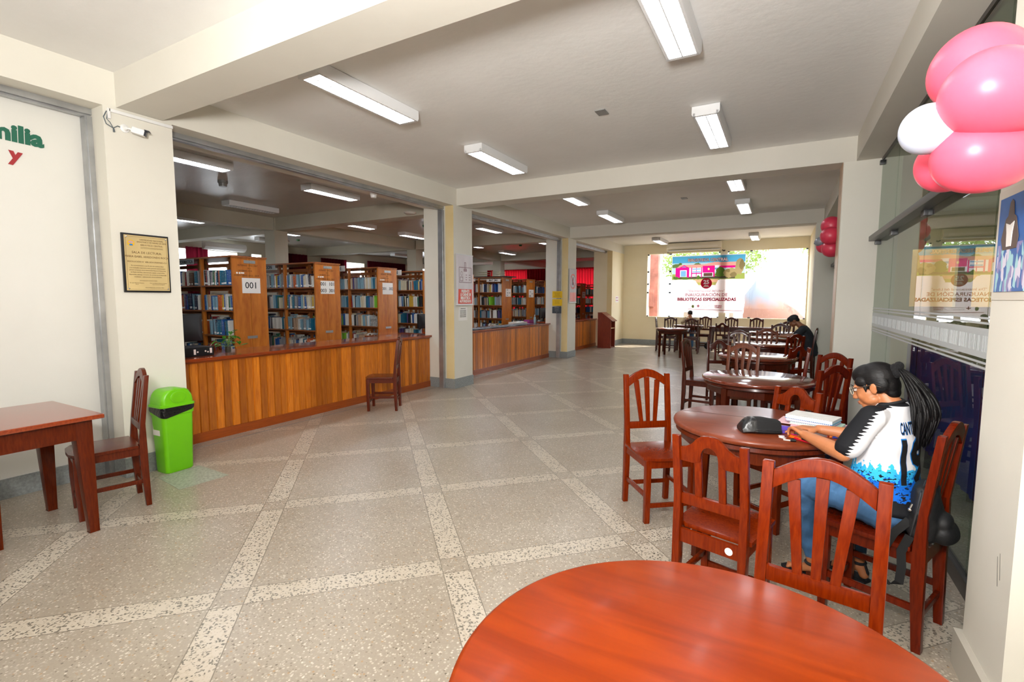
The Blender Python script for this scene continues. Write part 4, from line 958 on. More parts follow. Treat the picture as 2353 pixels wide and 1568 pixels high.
def curve_onto(m, x, amp):   # lay flat banner artwork on the rippled cloth
    out = []
    for a, y, z in m.v:
        u = (y-by0)/(by1-by0); out.append((a+amp*(math.sin(u*9+.6)+.4*math.sin(u*21))*(.4+.6*math.sin(PI*(z-zb0)/(zb1-zb0))), y, z))
    m.v = out; return m
def banner(y0, y1, z0, z1, label):
    global zb0, zb1, yc0, by0, by1
    zb0, zb1, yc0, by0, by1 = z0, z1, (y0+y1)/2, y0, y1
    t = thing('hanging_banner', label, 'banner', (XA+.03, (y0+y1)/2, z0)); R = rel(t.location)
    wavy(XA+.022, y0, y1, z0, z1, .006, cl, t, 'banner_cloth', R)
    for z in (z0, z1): MB().tube([(XA+.022, y0-.01, z), (XA+.022, y1+.01, z)], .008, 8, R).build('rod', M['whitemetal'], t)
    return t, R
t, R = banner(6.58, 7.075, 1.40, 2.24, 'white banner with an identity card drawing and red PRESENTE lower part')
wavy(XA+.022, 6.63, 7.045, 1.42, 1.665, .006, rd, t, 'red_field', R, .002)
m = MB()
for i, s in enumerate(('PRESENTE', 'SU CARNÉ DE', 'BIBLIOTECA', 'AUTORIZADO')): m.text(s, .063, face_px(XA+.027, 6.84, 1.628-.056*i), .001, bold=.0028, sx=.82)
curve_onto(m, 0, .006); m.v = [tuple(R @ Vector(p)) for p in m.v]; m.build('lettering', M['paper'], t, smooth=False)
m = MB(); xx = XA+.0255
def ring_(y0, y1, z0, z1, w_=.007):
    for a, b, c, d in ((y0, y1, z0, z0+w_), (y0, y1, z1-w_, z1), (y0, y0+w_, z0, z1), (y1-w_, y1, z0, z1)): m.box(xx, xx+.001, a, b, c, d)
ring_(6.655, 7.02, 1.775, 2.03); ring_(6.825, 6.865, 1.975, 2.115); ring_(6.80, 6.89, 1.965, 2.0)
for z in (1.9, 1.86, 1.82): m.box(xx, xx+.001, 6.86, 6.99, z, z+.008)
ring_(6.69, 6.78, 1.80, 1.87)
m.add([], []); 
for k in range(20):
    a, b = 2*PI*k/20, 2*PI*(k+1)/20
    m.add([(xx+.001, 6.735+.03*math.cos(a), 1.925+.036*math.sin(a)), (xx+.001, 6.735+.03*math.cos(b), 1.925+.036*math.sin(b)), (xx+.001, 6.735+.024*math.cos(b), 1.925+.03*math.sin(b)), (xx+.001, 6.735+.024*math.cos(a), 1.925+.03*math.sin(a))], [(0, 1, 2, 3)])
curve_onto(m, 0, .006); m.v = [tuple(R @ Vector(p)) for p in m.v]; m.build('card_drawing', pk, t, smooth=False)
sheet('paper_notice', XA+.001, 6.675, 6.93, 1.135, 1.36, [('COMUNICADO', 6.80, 1.335, .022)]+[('Se comunica a los usuarios de la biblioteca', 6.80, 1.308-.014*i, .0105) for i in range(9)], 'small white notice with text below the carnet banner', 'notice')
t, R = banner(11.43, 11.92, 1.41, 2.265, 'white banner with a red no-entry circle on the second pillar')
wavy(XA+.022, 11.47, 11.89, 1.44, 1.67, .006, mat('banner_pink', '#e2776a', .5), t, 'red_field', R, .002)
m = MB()
for k in range(40):
    a, b = 2*PI*k/40, 2*PI*(k+1)/40
    q = [(xx, 11.675+.19*f_*math.cos(c_)*1.0, 1.95+.19*f_*math.sin(c_)) for c_, f_ in ((a, 1), (b, 1), (b, .84), (a, .84))]
    m.add(q, [(0, 1, 2, 3)])
m.add([(xx, 11.675-.13, 2.08), (xx, 11.675-.11, 2.10), (xx, 11.675+.13, 1.84), (xx, 11.675+.11, 1.82)], [(0, 1, 2, 3)])
curve_onto(m, 0, .006); m.v = [tuple(R @ Vector(p)) for p in m.v]; m.build('forbidden_circle', rd, t, smooth=False)
m = MB().box(xx-.001, xx, 11.62, 11.66, 1.86, 2.04).box(xx-.001, xx, 11.68, 11.72, 1.86, 2.06); curve_onto(m, 0, .006); m.v = [tuple(R @ Vector(p)) for p in m.v]; m.build('figure_drawing', pk, t, smooth=False)
yl = mat('yellow_sheet', '#e3b812', .5)
def notice_my(y, x0, x1, z0, z1, lines, label, pm, tm):
    t = thing('paper_notice', label, 'notice', ((x0+x1)/2, y, z0)); R = rel(t.location)
    MB().box(x0, x1, y-.002, y, z0, z1, R).build('sheet', pm, t, smooth=False)
    m = MB()
    for s, z, sz in lines: m.text(s, sz, R @ face_my((x0+x1)/2, y-.003, z), .001, sx=.9)
    m.build('lettering', tm, t, smooth=False)
yy = P3[0]-.046
notice_my(yy, -5.14, -4.87, 1.53, 1.70, [('Estimado usuario mantener', 1.66, .02), ('silencio en la sala', 1.63, .02), ('no ingresar alimentos', 1.60, .02), ('GRACIAS POR SU ATENCIÓN', 1.565, .017)], 'upper yellow notice on the pillar with the steel channel', yl, M['ink'])
notice_my(yy, -5.14, -4.87, 1.33, 1.50, [('Horario de atención', 1.46, .02), ('lunes a viernes', 1.43, .02), ('devolver los libros', 1.40, .02)], 'lower yellow notice on the pillar with the steel channel', yl, M['ink'])
notice_my(yy, -5.14, -4.89, 1.14, 1.31, [('REPOSITORIO', 1.28, .022), ('consulta en línea', 1.24, .017), ('biblioteca virtual', 1.205, .017), ('wifi', 1.17, .017)], 'dark grey notice under the two yellow ones', mat('dark_sheet', '#3a4248', .5), M['paper'])
sheet('paper_notice', XA+.001, 15.40, 15.72, 1.40, 1.60, [('LIBRO DE', 15.56, 1.55, .05), ('RECLAMO', 15.56, 1.46, .05)], 'small white notice with pink writing near the far corner', 'notice', None, mat('pink_ink', '#c2307f', .5))
# air conditioner and banner of the far wall
t = thing('air_conditioner', 'large white split air conditioner above the far left window', 'air conditioner', (-2.5, YW-.035, 3.03)); R = rel(t.location)
MB().prism([(0, .0), (-.12, .0), (-.20, .05), (-.215, .12), (-.20, .21), (-.18, .235), (0, .235)], -3.30, -1.69, 'x', T((2.5, 0, 0))).build('casing', mat('ivory_plastic', '#e6dcc4', .35), t, bevel=.006)
MB().box(-.72, .70, -.217, -.20, .07, .125).build('air_grille', mat('ac_vane', '#f2ead8', .4), t); MB().box(-.78, .76, -.19, -.10, -.006, .008).build('flap', M['white'], t)
MB().tube([(-.78, -.03, .03), (-.80, -.02, -.06), (-.72, -.02, -.09)], .008, 6).tube([(.82, -.02, -.02), (.86, -.02, -.05), (.9, -.02, -.03)], .02, 6).build('drain_hose', M['black'], t)
def banner_cloth(name, c, k=.55):
    m = cloth(name, c, k); return m
t = thing('event_banner', 'large translucent banner announcing the inauguration of specialised libraries', 'banner', (-2.09, YW-.06, 1.09)); R = rel(t.location)
by = YW-.06; bx0, bx1, bz0, bz1 = -3.155, -1.022, 1.09, 2.875
def fl(m, pts, layer): m.prism(pts, by-.0016*layer-.001, by-.0016*layer, 'y', R); return m
def poly(name, c, polys, layer, k=.5):
    m = MB()
    for p in polys: fl(m, p, layer)
    return m.build(name, banner_cloth('print_'+name, c, k), t, smooth=False)
def rc(a, b, c, d): return [(a, c), (b, c), (b, d), (a, d)]
def blob(cx, cz, rx, rz, n=14): return [(cx+rx*(1+r5.uniform(-.15, .15))*math.cos(2*PI*i/n), cz+rz*(1+r5.uniform(-.15, .15))*math.sin(2*PI*i/n)) for i in range(n)]
r5 = random.Random(9)
# the printed picture: every small square of the cloth takes the colour of the topmost shape over it
ART = [('#4f9fc6', [rc(bx0, bx1, 2.1, 2.9)]), ('#a9c8d2', [rc(bx0, bx1, 2.1, 2.64)]),
 ('#5f7440', [[(bx0, 2.5)]+[(bx0+2.14*i/24, 2.56+.05*math.sin(i*.9)+r5.uniform(0, .05)) for i in range(25)]+[(bx1, 2.5)]]),
 ('#dd9a8e', [[(-3.02, 2.48), (-2.9, 2.585), (-2.2, 2.585), (-1.9, 2.65), (-1.25, 2.64), (-1.12, 2.48)]]),
 ('#8e9a4e', [rc(bx0, bx1, 2.1, 2.30)]), ('#4a4738', [rc(-3.1, -1.3, 2.14, 2.22)]),
 ('#e4e4f0', [rc(-2.95, -1.9, 2.21, 2.49), [(-1.9, 2.36), (-1.72, 2.36), (-1.72, 2.55), (-1.9, 2.55)]]),
 ('#d8167f', [rc(-3.04, -2.90, 2.19, 2.50), rc(-3.04, -2.64, 2.42, 2.50), [(-2.93, 2.50), (-2.78, 2.58), (-2.64, 2.50)], rc(-2.70, -2.62, 2.19, 2.50), rc(-2.23, -1.88, 2.33, 2.54), rc(-1.75, -1.2, 2.46, 2.53), rc(-2.57, -2.25, 2.30, 2.33), rc(-2.42, -2.40, 2.2, 2.5), rc(-2.57, -2.54, 2.19, 2.5), rc(-2.27, -2.24, 2.19, 2.5), rc(-1.92, -1.88, 2.2, 2.34)]),
 ('#6f9fd0', [rc(-2.88, -2.72, 2.22, 2.40), rc(-2.53, -2.28, 2.43, 2.47), rc(-2.53, -2.28, 2.34, 2.375), rc(-1.88, -1.76, 2.42, 2.48), [(-2.85, 2.51), (-2.78, 2.55), (-2.71, 2.51)]]),
 ('#5a4038', [rc(-2.2, -1.94, 2.22, 2.32)]), ('#e6d08a', [blob(-2.05, 2.44, .03, .035)]),
 ('#4d6a2a', [blob(-1.72, 2.34, .13, .16), blob(-2.35, 2.19, .05, .06), blob(-3.02, 2.17, .08, .05), blob(-2.75, 2.16, .1, .05), blob(-2.9, 2.62, .05, .03)]),
 ('#9c8a62', [blob(-1.42, 2.32, .2, .15), blob(-1.18, 2.5, .13, .25)]), ('#7a6b48', [blob(-1.35, 2.25, .09, .08), blob(-1.12, 2.55, .07, .15), blob(-1.5, 2.38, .06, .05)]),
 ('#efe6ee', [[(bx0, 2.125), (bx0, 1.8), (bx1, 1.8), (bx1, 2.125), (-1.72, 2.125), (-1.82, 1.93), (-2.35, 1.93), (-2.50, 2.125)]]),
 ('#cfa183', [[(-2.46, 2.125), (-1.76, 2.125), (-1.84, 1.945), (-2.33, 1.945)]]), ('#a9a25c', [[(-2.40, 2.03), (-1.80, 2.03), (-1.84, 1.945), (-2.33, 1.945)]]),
 ('#efe6ee', [rc(bx0, bx0+.012, 1.8, 2.9), rc(bx1-.012, bx1, 1.8, 2.9), rc(bx0, bx1, 2.85, 2.9)])]
def inside(x, z, pl):
    c = False; j = len(pl)-1
    for i in range(len(pl)):
        if (pl[i][1] > z) != (pl[j][1] > z) and x < (pl[j][0]-pl[i][0])*(z-pl[i][1])/(pl[j][1]-pl[i][1])+pl[i][0]: c = not c
        j = i
    return c
pc = {}; am = MB(); am_m = []
nx, nz = 200, 88; dx, dz_ = (bx1-bx0)/nx, (bz1-1.9)/nz
vs = [(bx0+dx*i, by, 1.9+dz_*j) for j in range(nz+1) for i in range(nx+1)]; fs = []
for j in range(nz):
    z = 1.9+dz_*(j+.5)
    for i in range(nx):
        x = bx0+dx*(i+.5); c = '#efe6ee'
        for cc, pls in ART:
            if any(inside(x, z, q) for q in pls): c = cc
        fs.append((j*(nx+1)+i, j*(nx+1)+i+1, (j+1)*(nx+1)+i+1, (j+1)*(nx+1)+i)); am_m.append(pc.setdefault(c, len(pc)))
am.add(vs, fs, R); am.add([(bx0, by, bz0), (bx1, by, bz0), (bx1, by, 1.9), (bx0, by, 1.9)], [(0, 1, 2, 3)], R); am.m = am_m+[pc['#efe6ee']]
o = am.build('banner_sheet', [banner_cloth('print_%d' % k, c, .30) for c, k in pc.items()], t, smooth=False)
poly('round_badge', '#cf1f45', [[(-2.105+.165*math.cos(2*PI*i/36), 2.0+.165*math.sin(2*PI*i/36)) for i in range(36)]], 2, .35)
def btext(name, c, items, layer=3, k=.06):
    m = MB()
    for s, x, z, sz, sx, bd in items: m.text(s, sz, R @ face_my(x, by-.0016*layer-.002, z), .001, sx=sx, bold=bd)
    m.build(name, banner_cloth('letters_'+name, c, k), t, smooth=False)
btext('badge_lettering', '#fbeef2', [('25', -2.105, 2.035, .17, 1.0, .006), ('años', -2.105, 1.935, .06, 1.1, .002), ('ANIVERSARIO', -2.105, 1.895, .03, 1, .001)], 4)
btext('title_outline', '#b0203a', [('BIBLIOTECA CENTRAL', -2.09, 2.72, .118, .98, .011)], 2)
btext('title_lettering', '#fbf3f4', [('BIBLIOTECA CENTRAL', -2.09, 2.72, .118, .98, .003)], 3)
btext('quoted_line', '#b01f48', [('"Día Internacional del Libro"', -2.105, 1.765, .088, 1.05, 0)])
btext('headline_upper', '#b01f48', [('INAUGURACIÓN DE', -2.105, 1.64, .135, 1.0, .001)])
btext('headline_lower', '#b01f48', [('BIBLIOTECAS ESPECIALIZADAS', -2.10, 1.50, .128, .98, .006)])
btext('logo_lettering', '#b01f48', [('GENERA', -1.74, 1.30, .055, 1, .002)])
btext('logo_lettering', '#b01f48', [('CAMBIOS', -1.74, 1.25, .045, 1, .002)])
btext('logo_cross', '#b01f48', [('+', -2.32, 1.285, .16, 1, .006)])
btext('grey_lettering', '#8a7f86', [('Vicerrectorado', -2.12, 1.305, .05, 1, 0), ('Académico', -2.14, 1.255, .05, 1, 0)])
poly('red_rule', '#b01f48', [[(-2.62, 1.187), (-1.05, 1.150), (-1.05, 1.162), (-2.62, 1.199)]], 3, .35)
poly('crest_print', '#9fae6a', [blob(-2.48, 1.28, .04, .045)], 3)

# ceiling cover plates
for x, y, l in ((-1.6, 4.64, 'small grey cover plate on the hall ceiling, nearer one'), (-1.61, 9.18, 'small grey cover plate on the ceiling past the second beam')):
    tag(MB().box(x-.05, x+.05, y-.07, y+.07, ZC-.008, ZC).build('ceiling_plate', mat('dull_plate', '#8c8c8a', .5)), l, 'plate')
# poster of the right pillar
def beaded():
    m = bpy.data.materials.new('beaded_picture'); m.use_nodes = True; nt = m.node_tree; N = nt.nodes; L = nt.links; b = N['Principled BSDF']
    tc = N.new('ShaderNodeTexCoord'); v = N.new('ShaderNodeTexVoronoi'); v.inputs['Scale'].default_value = 60; mp = N.new('ShaderNodeMapping'); mp.inputs['Scale'].default_value = (1, 1, .45); L.new(tc.outputs['Object'], mp.inputs[0]); L.new(mp.outputs[0], v.inputs['Vector'])
    s = N.new('ShaderNodeSeparateColor'); L.new(v.outputs['Color'], s.inputs[0]); r = N.new('ShaderNodeValToRGB'); r.color_ramp.interpolation = 'CONSTANT'
    for p, c in ((0, '#2a5fa8'), (.35, '#8d87b8'), (.55, '#d9d4e6'), (.8, '#9fd0d8')):
        e = r.color_ramp.elements.new(p) if p else r.color_ramp.elements[0]; e.position = p; e.color = srgb(c)
    L.new(s.outputs[0], r.inputs[0]); L.new(r.outputs[0], b.inputs['Base Color']); b.inputs['Roughness'].default_value = .4; return m
t = thing('poster', 'blue poster with a dark figure taped to the right pillar', 'poster', (.7, 2.36, 1.5)); R = rel(t.location); xq = .7
MB().box(xq-.003, xq, 2.19, 2.525, 1.50, 1.90, R).build('backing_paper', mat('taped_paper', '#d6cfc2', .5), t, smooth=False)
MB().box(xq-.005, xq-.003, 2.21, 2.50, 1.53, 1.87, R).build('picture', mat('blue_print', '#1f5fae', .35, noise=.3, nscale=8), t, smooth=False)
MB().box(xq-.0062, xq-.005, 2.23, 2.485, 1.53, 1.70, R).build('beaded_part', beaded(), t, smooth=False)
def facex(pts, x0, x1, m, R): return m.prism(pts, x0, x1, 'x', R)
m = MB(); facex([(2.41, 1.80), (2.40, 1.845), (2.385, 1.855), (2.37, 1.845), (2.36, 1.80), (2.34, 1.79), (2.31, 1.72), (2.32, 1.68), (2.44, 1.68), (2.46, 1.72), (2.43, 1.79)], xq-.0075, xq-.006, m, R); m.build('figure', mat('figure_brown', '#5a4a42', .5), t, smooth=False)
m = MB(); facex([(2.42, 1.775), (2.385, 1.765), (2.35, 1.775), (2.36, 1.74), (2.365, 1.69), (2.405, 1.69), (2.41, 1.74)], xq-.009, xq-.0075, m, R); m.build('figure_top', M['paper'], t, smooth=False)
# balloons
def balloon(c, rad, ax, bm_, label, group, knot=True):
    t = thing('balloon', label, 'balloon', c, 0, group)
    q = Vector(ax).normalized().to_track_quat('Z', 'Y').to_matrix().to_4x4()
    prof = []
    for i in range(25):
        th = PI*i/24; z = -math.cos(th); r = math.sin(th)*(1+.06*z); prof.append((max(r, .002)*rad, z*rad*(1.22 if z < 0 else 1.08)))
    MB().lathe(prof, 40, q).build('balloon_skin', bm_, t, angle=80)
    if knot: MB().lathe([(.004, -rad*1.2), (.010, -rad*1.29), (.004, -rad*1.29)], 12, q).build('knot', bm_, t)
    return t
bp_ = mat('pink_balloon', '#f0566f', .36, sub=.2, spec=.35); bw = mat('white_balloon', '#b9bfcf', .36, sub=.1, spec=.35); bd_ = mat('dark_pink_balloon', '#c0304a', .38); bg_ = mat('grey_balloon', '#7c7f88', .3)
Gn, Gf = 'balloons on the near pillar', 'balloons on the far pier'
balloon((.515, 2.12, 2.225), .125, (-.9, -.2, .45), bp_, 'upper pink balloon of the near cluster', Gn)
balloon((.49, 1.885, 2.075), .115, (-.8, .0, .45), bp_, 'front pink balloon of the near cluster, overlapping the others', Gn)
balloon((.372, 1.96, 2.02), .074, (-.9, .1, .12), bw, 'white balloon beside the pink ones on the near pillar', Gn)
balloon((.49, 1.96, 1.925), .108, (-.9, 0, .25), bp_, 'lowest pink balloon of the near cluster', Gn)
balloon((.475, 2.2, 1.96), .09, (-.8, .1, -.2), bp_, 'pink balloon mostly hidden behind the white one', Gn)
balloon((.484, 7.15, 2.398), .111, (-.95, -.3, .2), bd_, 'top dark pink balloon of the far cluster', Gf)
balloon((.471, 7.02, 2.263), .106, (-.95, -.3, .1), bd_, 'middle dark pink balloon of the far cluster', Gf)
balloon((.493, 7.11, 2.119), .103, (-.95, -.3, .1), bd_, 'lowest dark pink balloon of the far cluster', Gf)
balloon((.384, 7.24, 2.224), .061, (.9, .1, .3), bg_, 'grey balloon tip left of the far cluster', Gf)
balloon((.427, 7.28, 2.171), .087, (-.9, .1, -.2), bd_, 'dark pink balloon behind the far cluster', Gf)
# ================================================================== rubbish bin and floor hatch
t = thing('rubbish_bin', 'lime green swing-lid rubbish bin with a black bag beside the first pillar', 'bin', (-4.618, 2.20, 0), math.radians(3))
gr = mat('lime_plastic', '#6fc40c', .32)
def rr(a, b, r, n=6):
    out = []
    for cx, cy, s0 in ((a-r, b-r, 0), (-a+r, b-r, PI/2), (-a+r, -b+r, PI), (a-r, -b+r, 3*PI/2)):
        for i in range(n+1): out.append((cx+r*math.cos(s0+PI/2*i/n), cy+r*math.sin(s0+PI/2*i/n)))
    return out
def loft(secs, cap=True):
    m = MB(); n = len(secs[0][1]); vs = [(x, y, z) for z, s in secs for x, y in s]
    fs = [(j*n+i, j*n+(i+1) % n, (j+1)*n+(i+1) % n, (j+1)*n+i) for j in range(len(secs)-1) for i in range(n)]
    if cap: fs += [tuple(range(n-1, -1, -1)), tuple(range((len(secs)-1)*n, len(secs)*n))]
    return m.add(vs, fs)
loft([(0, rr(.082, .108, .035)), (.01, rr(.088, .114, .035)), (.50, rr(.097, .128, .035)), (.505, rr(.103, .134, .035)), (.565, rr(.106, .137, .035))]).build('body', gr, t)
bag = loft([(.535, rr(.107, .138, .036)), (.55, rr(.110, .141, .036)), (.578, rr(.109, .140, .036)), (.582, rr(.10, .13, .03))])
bag.v = [(x, y, z-(.055*max(0, 1-((y+.05)/.16)**2) if z < .56 and x > 0 else 0)+.004*math.sin(60*y)) for x, y, z in bag.v]
bag.build('bag_liner', mat('black_bag', '#101013', .25, bump=.6, bscale=60), t)
secs = [(.575, rr(.112, .143, .038)), (.592, rr(.112, .143, .038)), (.596, rr(.102, .133, .036))]
for k in range(9):
    u = (k+1)/9; secs.append((.596+.125*math.sin(u*PI/2), rr(.102*(1-.02*u), max(.133*math.cos(u*PI/2*.72), .04), .034)))
loft(secs).build('lid', gr, t, angle=60)
m = MB(); 
for s in (-1, 1): m.lathe([(.05, -.006), (.052, .004), (.046, .008), (.03, .004)], 26, T((s*.102, 0, .655)) @ RY(s*PI/2), True, 1.0, 1.25)
m.build('swing_flap', gr, t, angle=60)
MB().box(.0, .0015, -.05, .05, .33, .42, T((-.02, -.123, 0)) @ RZ(-PI/2)).build('paper_label', M['paper'], t)
tag(MB().prism([(-4.50, 2.01), (-4.08, 1.96), (-4.06, 2.34), (-4.53, 2.35)], .0005, .003, 'z').build('floor_hatch', mat('hatch_terrazzo', '#a3a795', .45, noise=.35, nscale=50)), 'greenish square floor hatch in front of the green bin', 'hatch')
tag(MB().box(-.56, -.53, 2.685, 2.72, .0005, .0015).build('paper_scrap', M['paper']), 'scrap of white paper on the floor left of the BC chair', 'scrap')
# ================================================================== people
def chain(m, pts, rs, flat=None, n=14, step=.35):
    """overlapping ellipsoids along a polyline; flat=(sx,sy,sz) squashes every bead"""
    f = flat or (1, 1, 1)
    for i in range(len(pts)-1):
        a, b = Vector(pts[i]), Vector(pts[i+1]); L_ = (b-a).length; k = max(1, int(L_/(min(rs[i], rs[i+1])*step))+1)
        for j in range(k+1 if i == len(pts)-2 else k):
            t = j/k; r = rs[i]*(1-t)+rs[i+1]*t; m.ell(a.lerp(b, t), (r*f[0], r*f[1], r*f[2]), n, max(6, n//2))
    return m
def fuse(m, name, mt, parent, voxel=.005, smooth=4, fac=.5, disp=None, angle=180):
    me = bpy.data.meshes.new('tmp'); me.from_pydata([tuple(p) for p in m.v], [], m.f)
    o = bpy.data.objects.new('tmp', me)
    r = o.modifiers.new('r', 'REMESH'); r.mode = 'VOXEL'; r.voxel_size = voxel; r.adaptivity = 0
    if smooth: s = o.modifiers.new('s', 'SMOOTH'); s.factor = fac; s.iterations = smooth
    nm = bake(o); bpy.data.objects.remove(o)
    if disp: 
        new = [v.co+v.normal*disp(v.co) for v in nm.vertices]; nm.vertices.foreach_set('co', [c for p in new for c in p]); nm.update()
    nm.materials.clear(); nm.materials.append(mt); nm.shade_smooth()
    q = bpy.data.objects.new(name, nm); col.objects.link(q); q.parent = parent; return q
def skin_mat(name, c):
    return mat(name, c, .48, sub=.12, noise=.06, nscale=20)
HL = lambda hc, pitch, yaw=0: T(hc) @ RZ(yaw) @ RX(-math.radians(pitch))
def head_beads(m, H, chub=1.0, n=22):
    def e(c, r): 
        R3 = H.to_3x3(); m.ell(H @ Vector(c), r, n, 14, None, R3)
    e((0, -.012, .030), (.066, .084, .074)); e((0, .028, -.022), (.054*chub, .054, .066)); e((0, .040, .028), (.050, .036, .038))
    e((0, .052, -.078), (.026, .026, .020)); e((0, .02, -.062), (.046*chub, .042, .030))
    for s in (-1, 1):
        e((s*.030, .046, -.030), (.024*chub, .026, .026)); e((s*.034*chub, .018, -.055), (.022, .034, .024)); e((s*.028, .066, .018), (.022, .012, .006))
        e((s*.070, -.012, -.008), (.006, .015, .024)); e((s*.074, -.018, .004), (.004, .012, .016)); e((s*.010, .088, -.036), (.007, .008, .006))
    for k in range(7):
        t = k/6; e((0, .078+.018*t, .006-.038*t), (.007+.003*t, .010, .010))
    e((0, .079, -.056), (.019, .009, .006)); e((0, .076, -.066), (.016, .009, .006))
    return m
def face_parts(H, root, lipc, browc, scale=1.0):
    lm = mat('lips_'+lipc.strip('#'), lipc, .4)
    l = MB(); R3 = H.to_3x3()
    l.ell(H @ Vector((0, .084, -.0565)), (.018, .0065, .0042), 16, 8, None, R3); l.ell(H @ Vector((0, .0825, -.064)), (.016, .0065, .005), 16, 8, None, R3); l.build('lips', lm, root)
    for s in (-1, 1):
        MB().ell(H @ Vector((s*.030, .0715, .0035)), (.012, .010, .0075), 16, 10, None, R3).build('eyeball', mat('eye_white', '#d8d2cc', .2), root)
        MB().ell(H @ Vector((s*.031, .0795, .002)), (.0055, .004, .0055), 12, 8, None, R3).build('iris', mat('iris', '#24160e', .15), root)
        MB().tube([H @ Vector((s*.017, .0815, .008)), H @ Vector((s*.030, .083, .0115)), H @ Vector((s*.043, .0755, .008))], .0022, 6).build('eyelid', mat('eyelid_'+lipc.strip('#'), browc, .6), root)
        MB().tube([H @ Vector((s*.013, .083, .022)), H @ Vector((s*.028, .084, .029)), H @ Vector((s*.046, .071, .025))], [.0025, .003, .0015], 6, None, .6).build('eyebrow', mat('eyebrow', '#17110e', .7), root)
def glasses(H, root, fc, tc):
    g = MB()
    for s in (-1, 1):
        pts = [(s*.030+.0215*math.cos(a)*(1+.12*abs(math.sin(2*a))), .0925-.006*abs(math.cos(a)) if s*math.cos(a) > 0 else .0925, .0+.0175*math.sin(a)*(1+.12*abs(math.sin(2*a)))) for a in [2*PI*i/20 for i in range(21)]]
        g.tube([H @ Vector(p) for p in pts], .0017, 6)
    g.tube([H @ Vector((-.009, .0925, .006)), H @ Vector((0, .095, .009)), H @ Vector((.009, .0925, .006))], .0015, 6)
    g.build('spectacle_frame', mat('frame_'+fc.strip('#'), fc, .25, .3), root)
    t_ = MB()
    for s in (-1, 1): t_.tube([H @ Vector((s*.052, .088, .008)), H @ Vector((s*.066, .05, .010)), H @ Vector((s*.075, -.015, .012)), H @ Vector((s*.073, -.045, -.004))], .0017, 6)
    t_.build('spectacle_temple', mat('temple_'+tc.strip('#'), tc, .3), root)
def hand_beads(m, wrist, kn, tipdrop, side, spread=.017, r=.0078, curl=.9, thumb_in=1):
    """wrist, kn: wrist and middle knuckle; fingers bend toward tipdrop; side: unit vector across the palm, toward the thumb"""
    w_, k = Vector(wrist), Vector(kn); sd = Vector(side).normalized(); fw = (k-w_).normalized(); dn = Vector(tipdrop).normalized()
    for i in range(4):
        off = (1.5-i)*spread; base = k+sd*off-fw*(.003*abs(i-1)+(.006 if i == 3 else 0))
        chain(m, [w_+sd*off*.55, base], [.013, .0105], (1, 1, .85), 10)
        L1 = (.036, .040, .037, .030)[i]; c = curl*(1+.12*(i-1))
        p1 = base+(fw*math.cos(c*.45)+dn*math.sin(c*.45))*L1; p2 = p1+(fw*math.cos(c*1.1)+dn*math.sin(c*1.1))*L1*.68; p3 = p2+(fw*math.cos(c*1.5)+dn*math.sin(c*1.5))*L1*.52
        chain(m, [base, p1, p2, p3], [r*1.12, r, r*.92, r*.78], None, 10)
    tb = w_+fw*.022+sd*.020+dn*.006
    t1 = tb+(fw*.75+sd*.55+dn*.35).normalized()*.034; t2_ = t1+(fw*.9+sd*.05*thumb_in+dn*.5).normalized()*.028; t3 = t2_+(fw*.8-sd*.25+dn*.55).normalized()*.020
    chain(m, [w_+fw*.01, tb, t1, t2_, t3], [.015, .013, .0105, .009, .0075], None, 10)
    return m
def torso_beads(m, pts, n=20):
    for c, r in pts: m.ell(c, r, n, 12)
    return m
def dense(keys, k=6):   # interpolate (centre, radii) keys into a smooth stack of ellipsoids
    out = []
    for (c0, r0), (c1, r1) in zip(keys[:-1], keys[1:]):
        for j in range(k): t = j/k; out.append((Vector(c0).lerp(Vector(c1), t), Vector(r0).lerp(Vector(r1), t)))
    out.append((Vector(keys[-1][0]), Vector(keys[-1][1]))); return out
# ------------------------------------------------------------------ the student
G = thing('person', 'seated student with glasses, long black ponytail and white, black and blue sports shirt', 'person', (.5, 2.76, 0), math.radians(155-90))
skn = skin_mat('student_skin', '#b9764c')
Hg = HL((0, .112, 1.092), 20)
EL, WL = (-.222, .150, .800), (-.075, .375, .812)
ER, WR = (.22, .20, .79), (.15, .40, .80)
SL, SR = (-.158, .068, .975), (.158, .068, .975)
b = MB(); head_beads(b, Hg, 1.08)
chain(b, [(0, .035, .985), (0, .050, 1.02), Hg @ Vector((0, -.025, -.05))], [.060, .048, .046])
chain(b, [(-.12, .06, .96), SL, EL], [.045, .044, .036]); chain(b, [(.12, .06, .96), SR, ER], [.045, .044, .036])
chain(b, [EL, tuple(Vector(EL).lerp(Vector(WL), .3)), WL], [.036, .037, .023]); chain(b, [ER, tuple(Vector(ER).lerp(Vector(WR), .3)), WR], [.036, .037, .023])
hand_beads(b, WL, (-.030, .442, .826), (.15, .25, -1), (.83, -.45, -.3), curl=1.15)
hand_beads(b, WR, (.10, .475, .802), (0, 0, -1), (-.8, -.4, 0), curl=.5)
torso_beads(b, dense([((0, -.0, .56), (.14, .09, .07)), ((0, .04, .72), (.13, .10, .07)), ((0, .035, .90), (.13, .075, .07)), ((0, .04, .96), (.12, .06, .05))]))
KL, KR, AL, AR = (-.045, .37, .555), (.175, .37, .55), (.05, .355, .105), (.265, .215, .105)
chain(b, [(-.085, .02, .54), KL, (-.0, .37, .33), AL], [.075, .055, .043, .028]); chain(b, [(.085, .02, .54), KR, (.22, .31, .33), AR], [.075, .055, .043, .028])
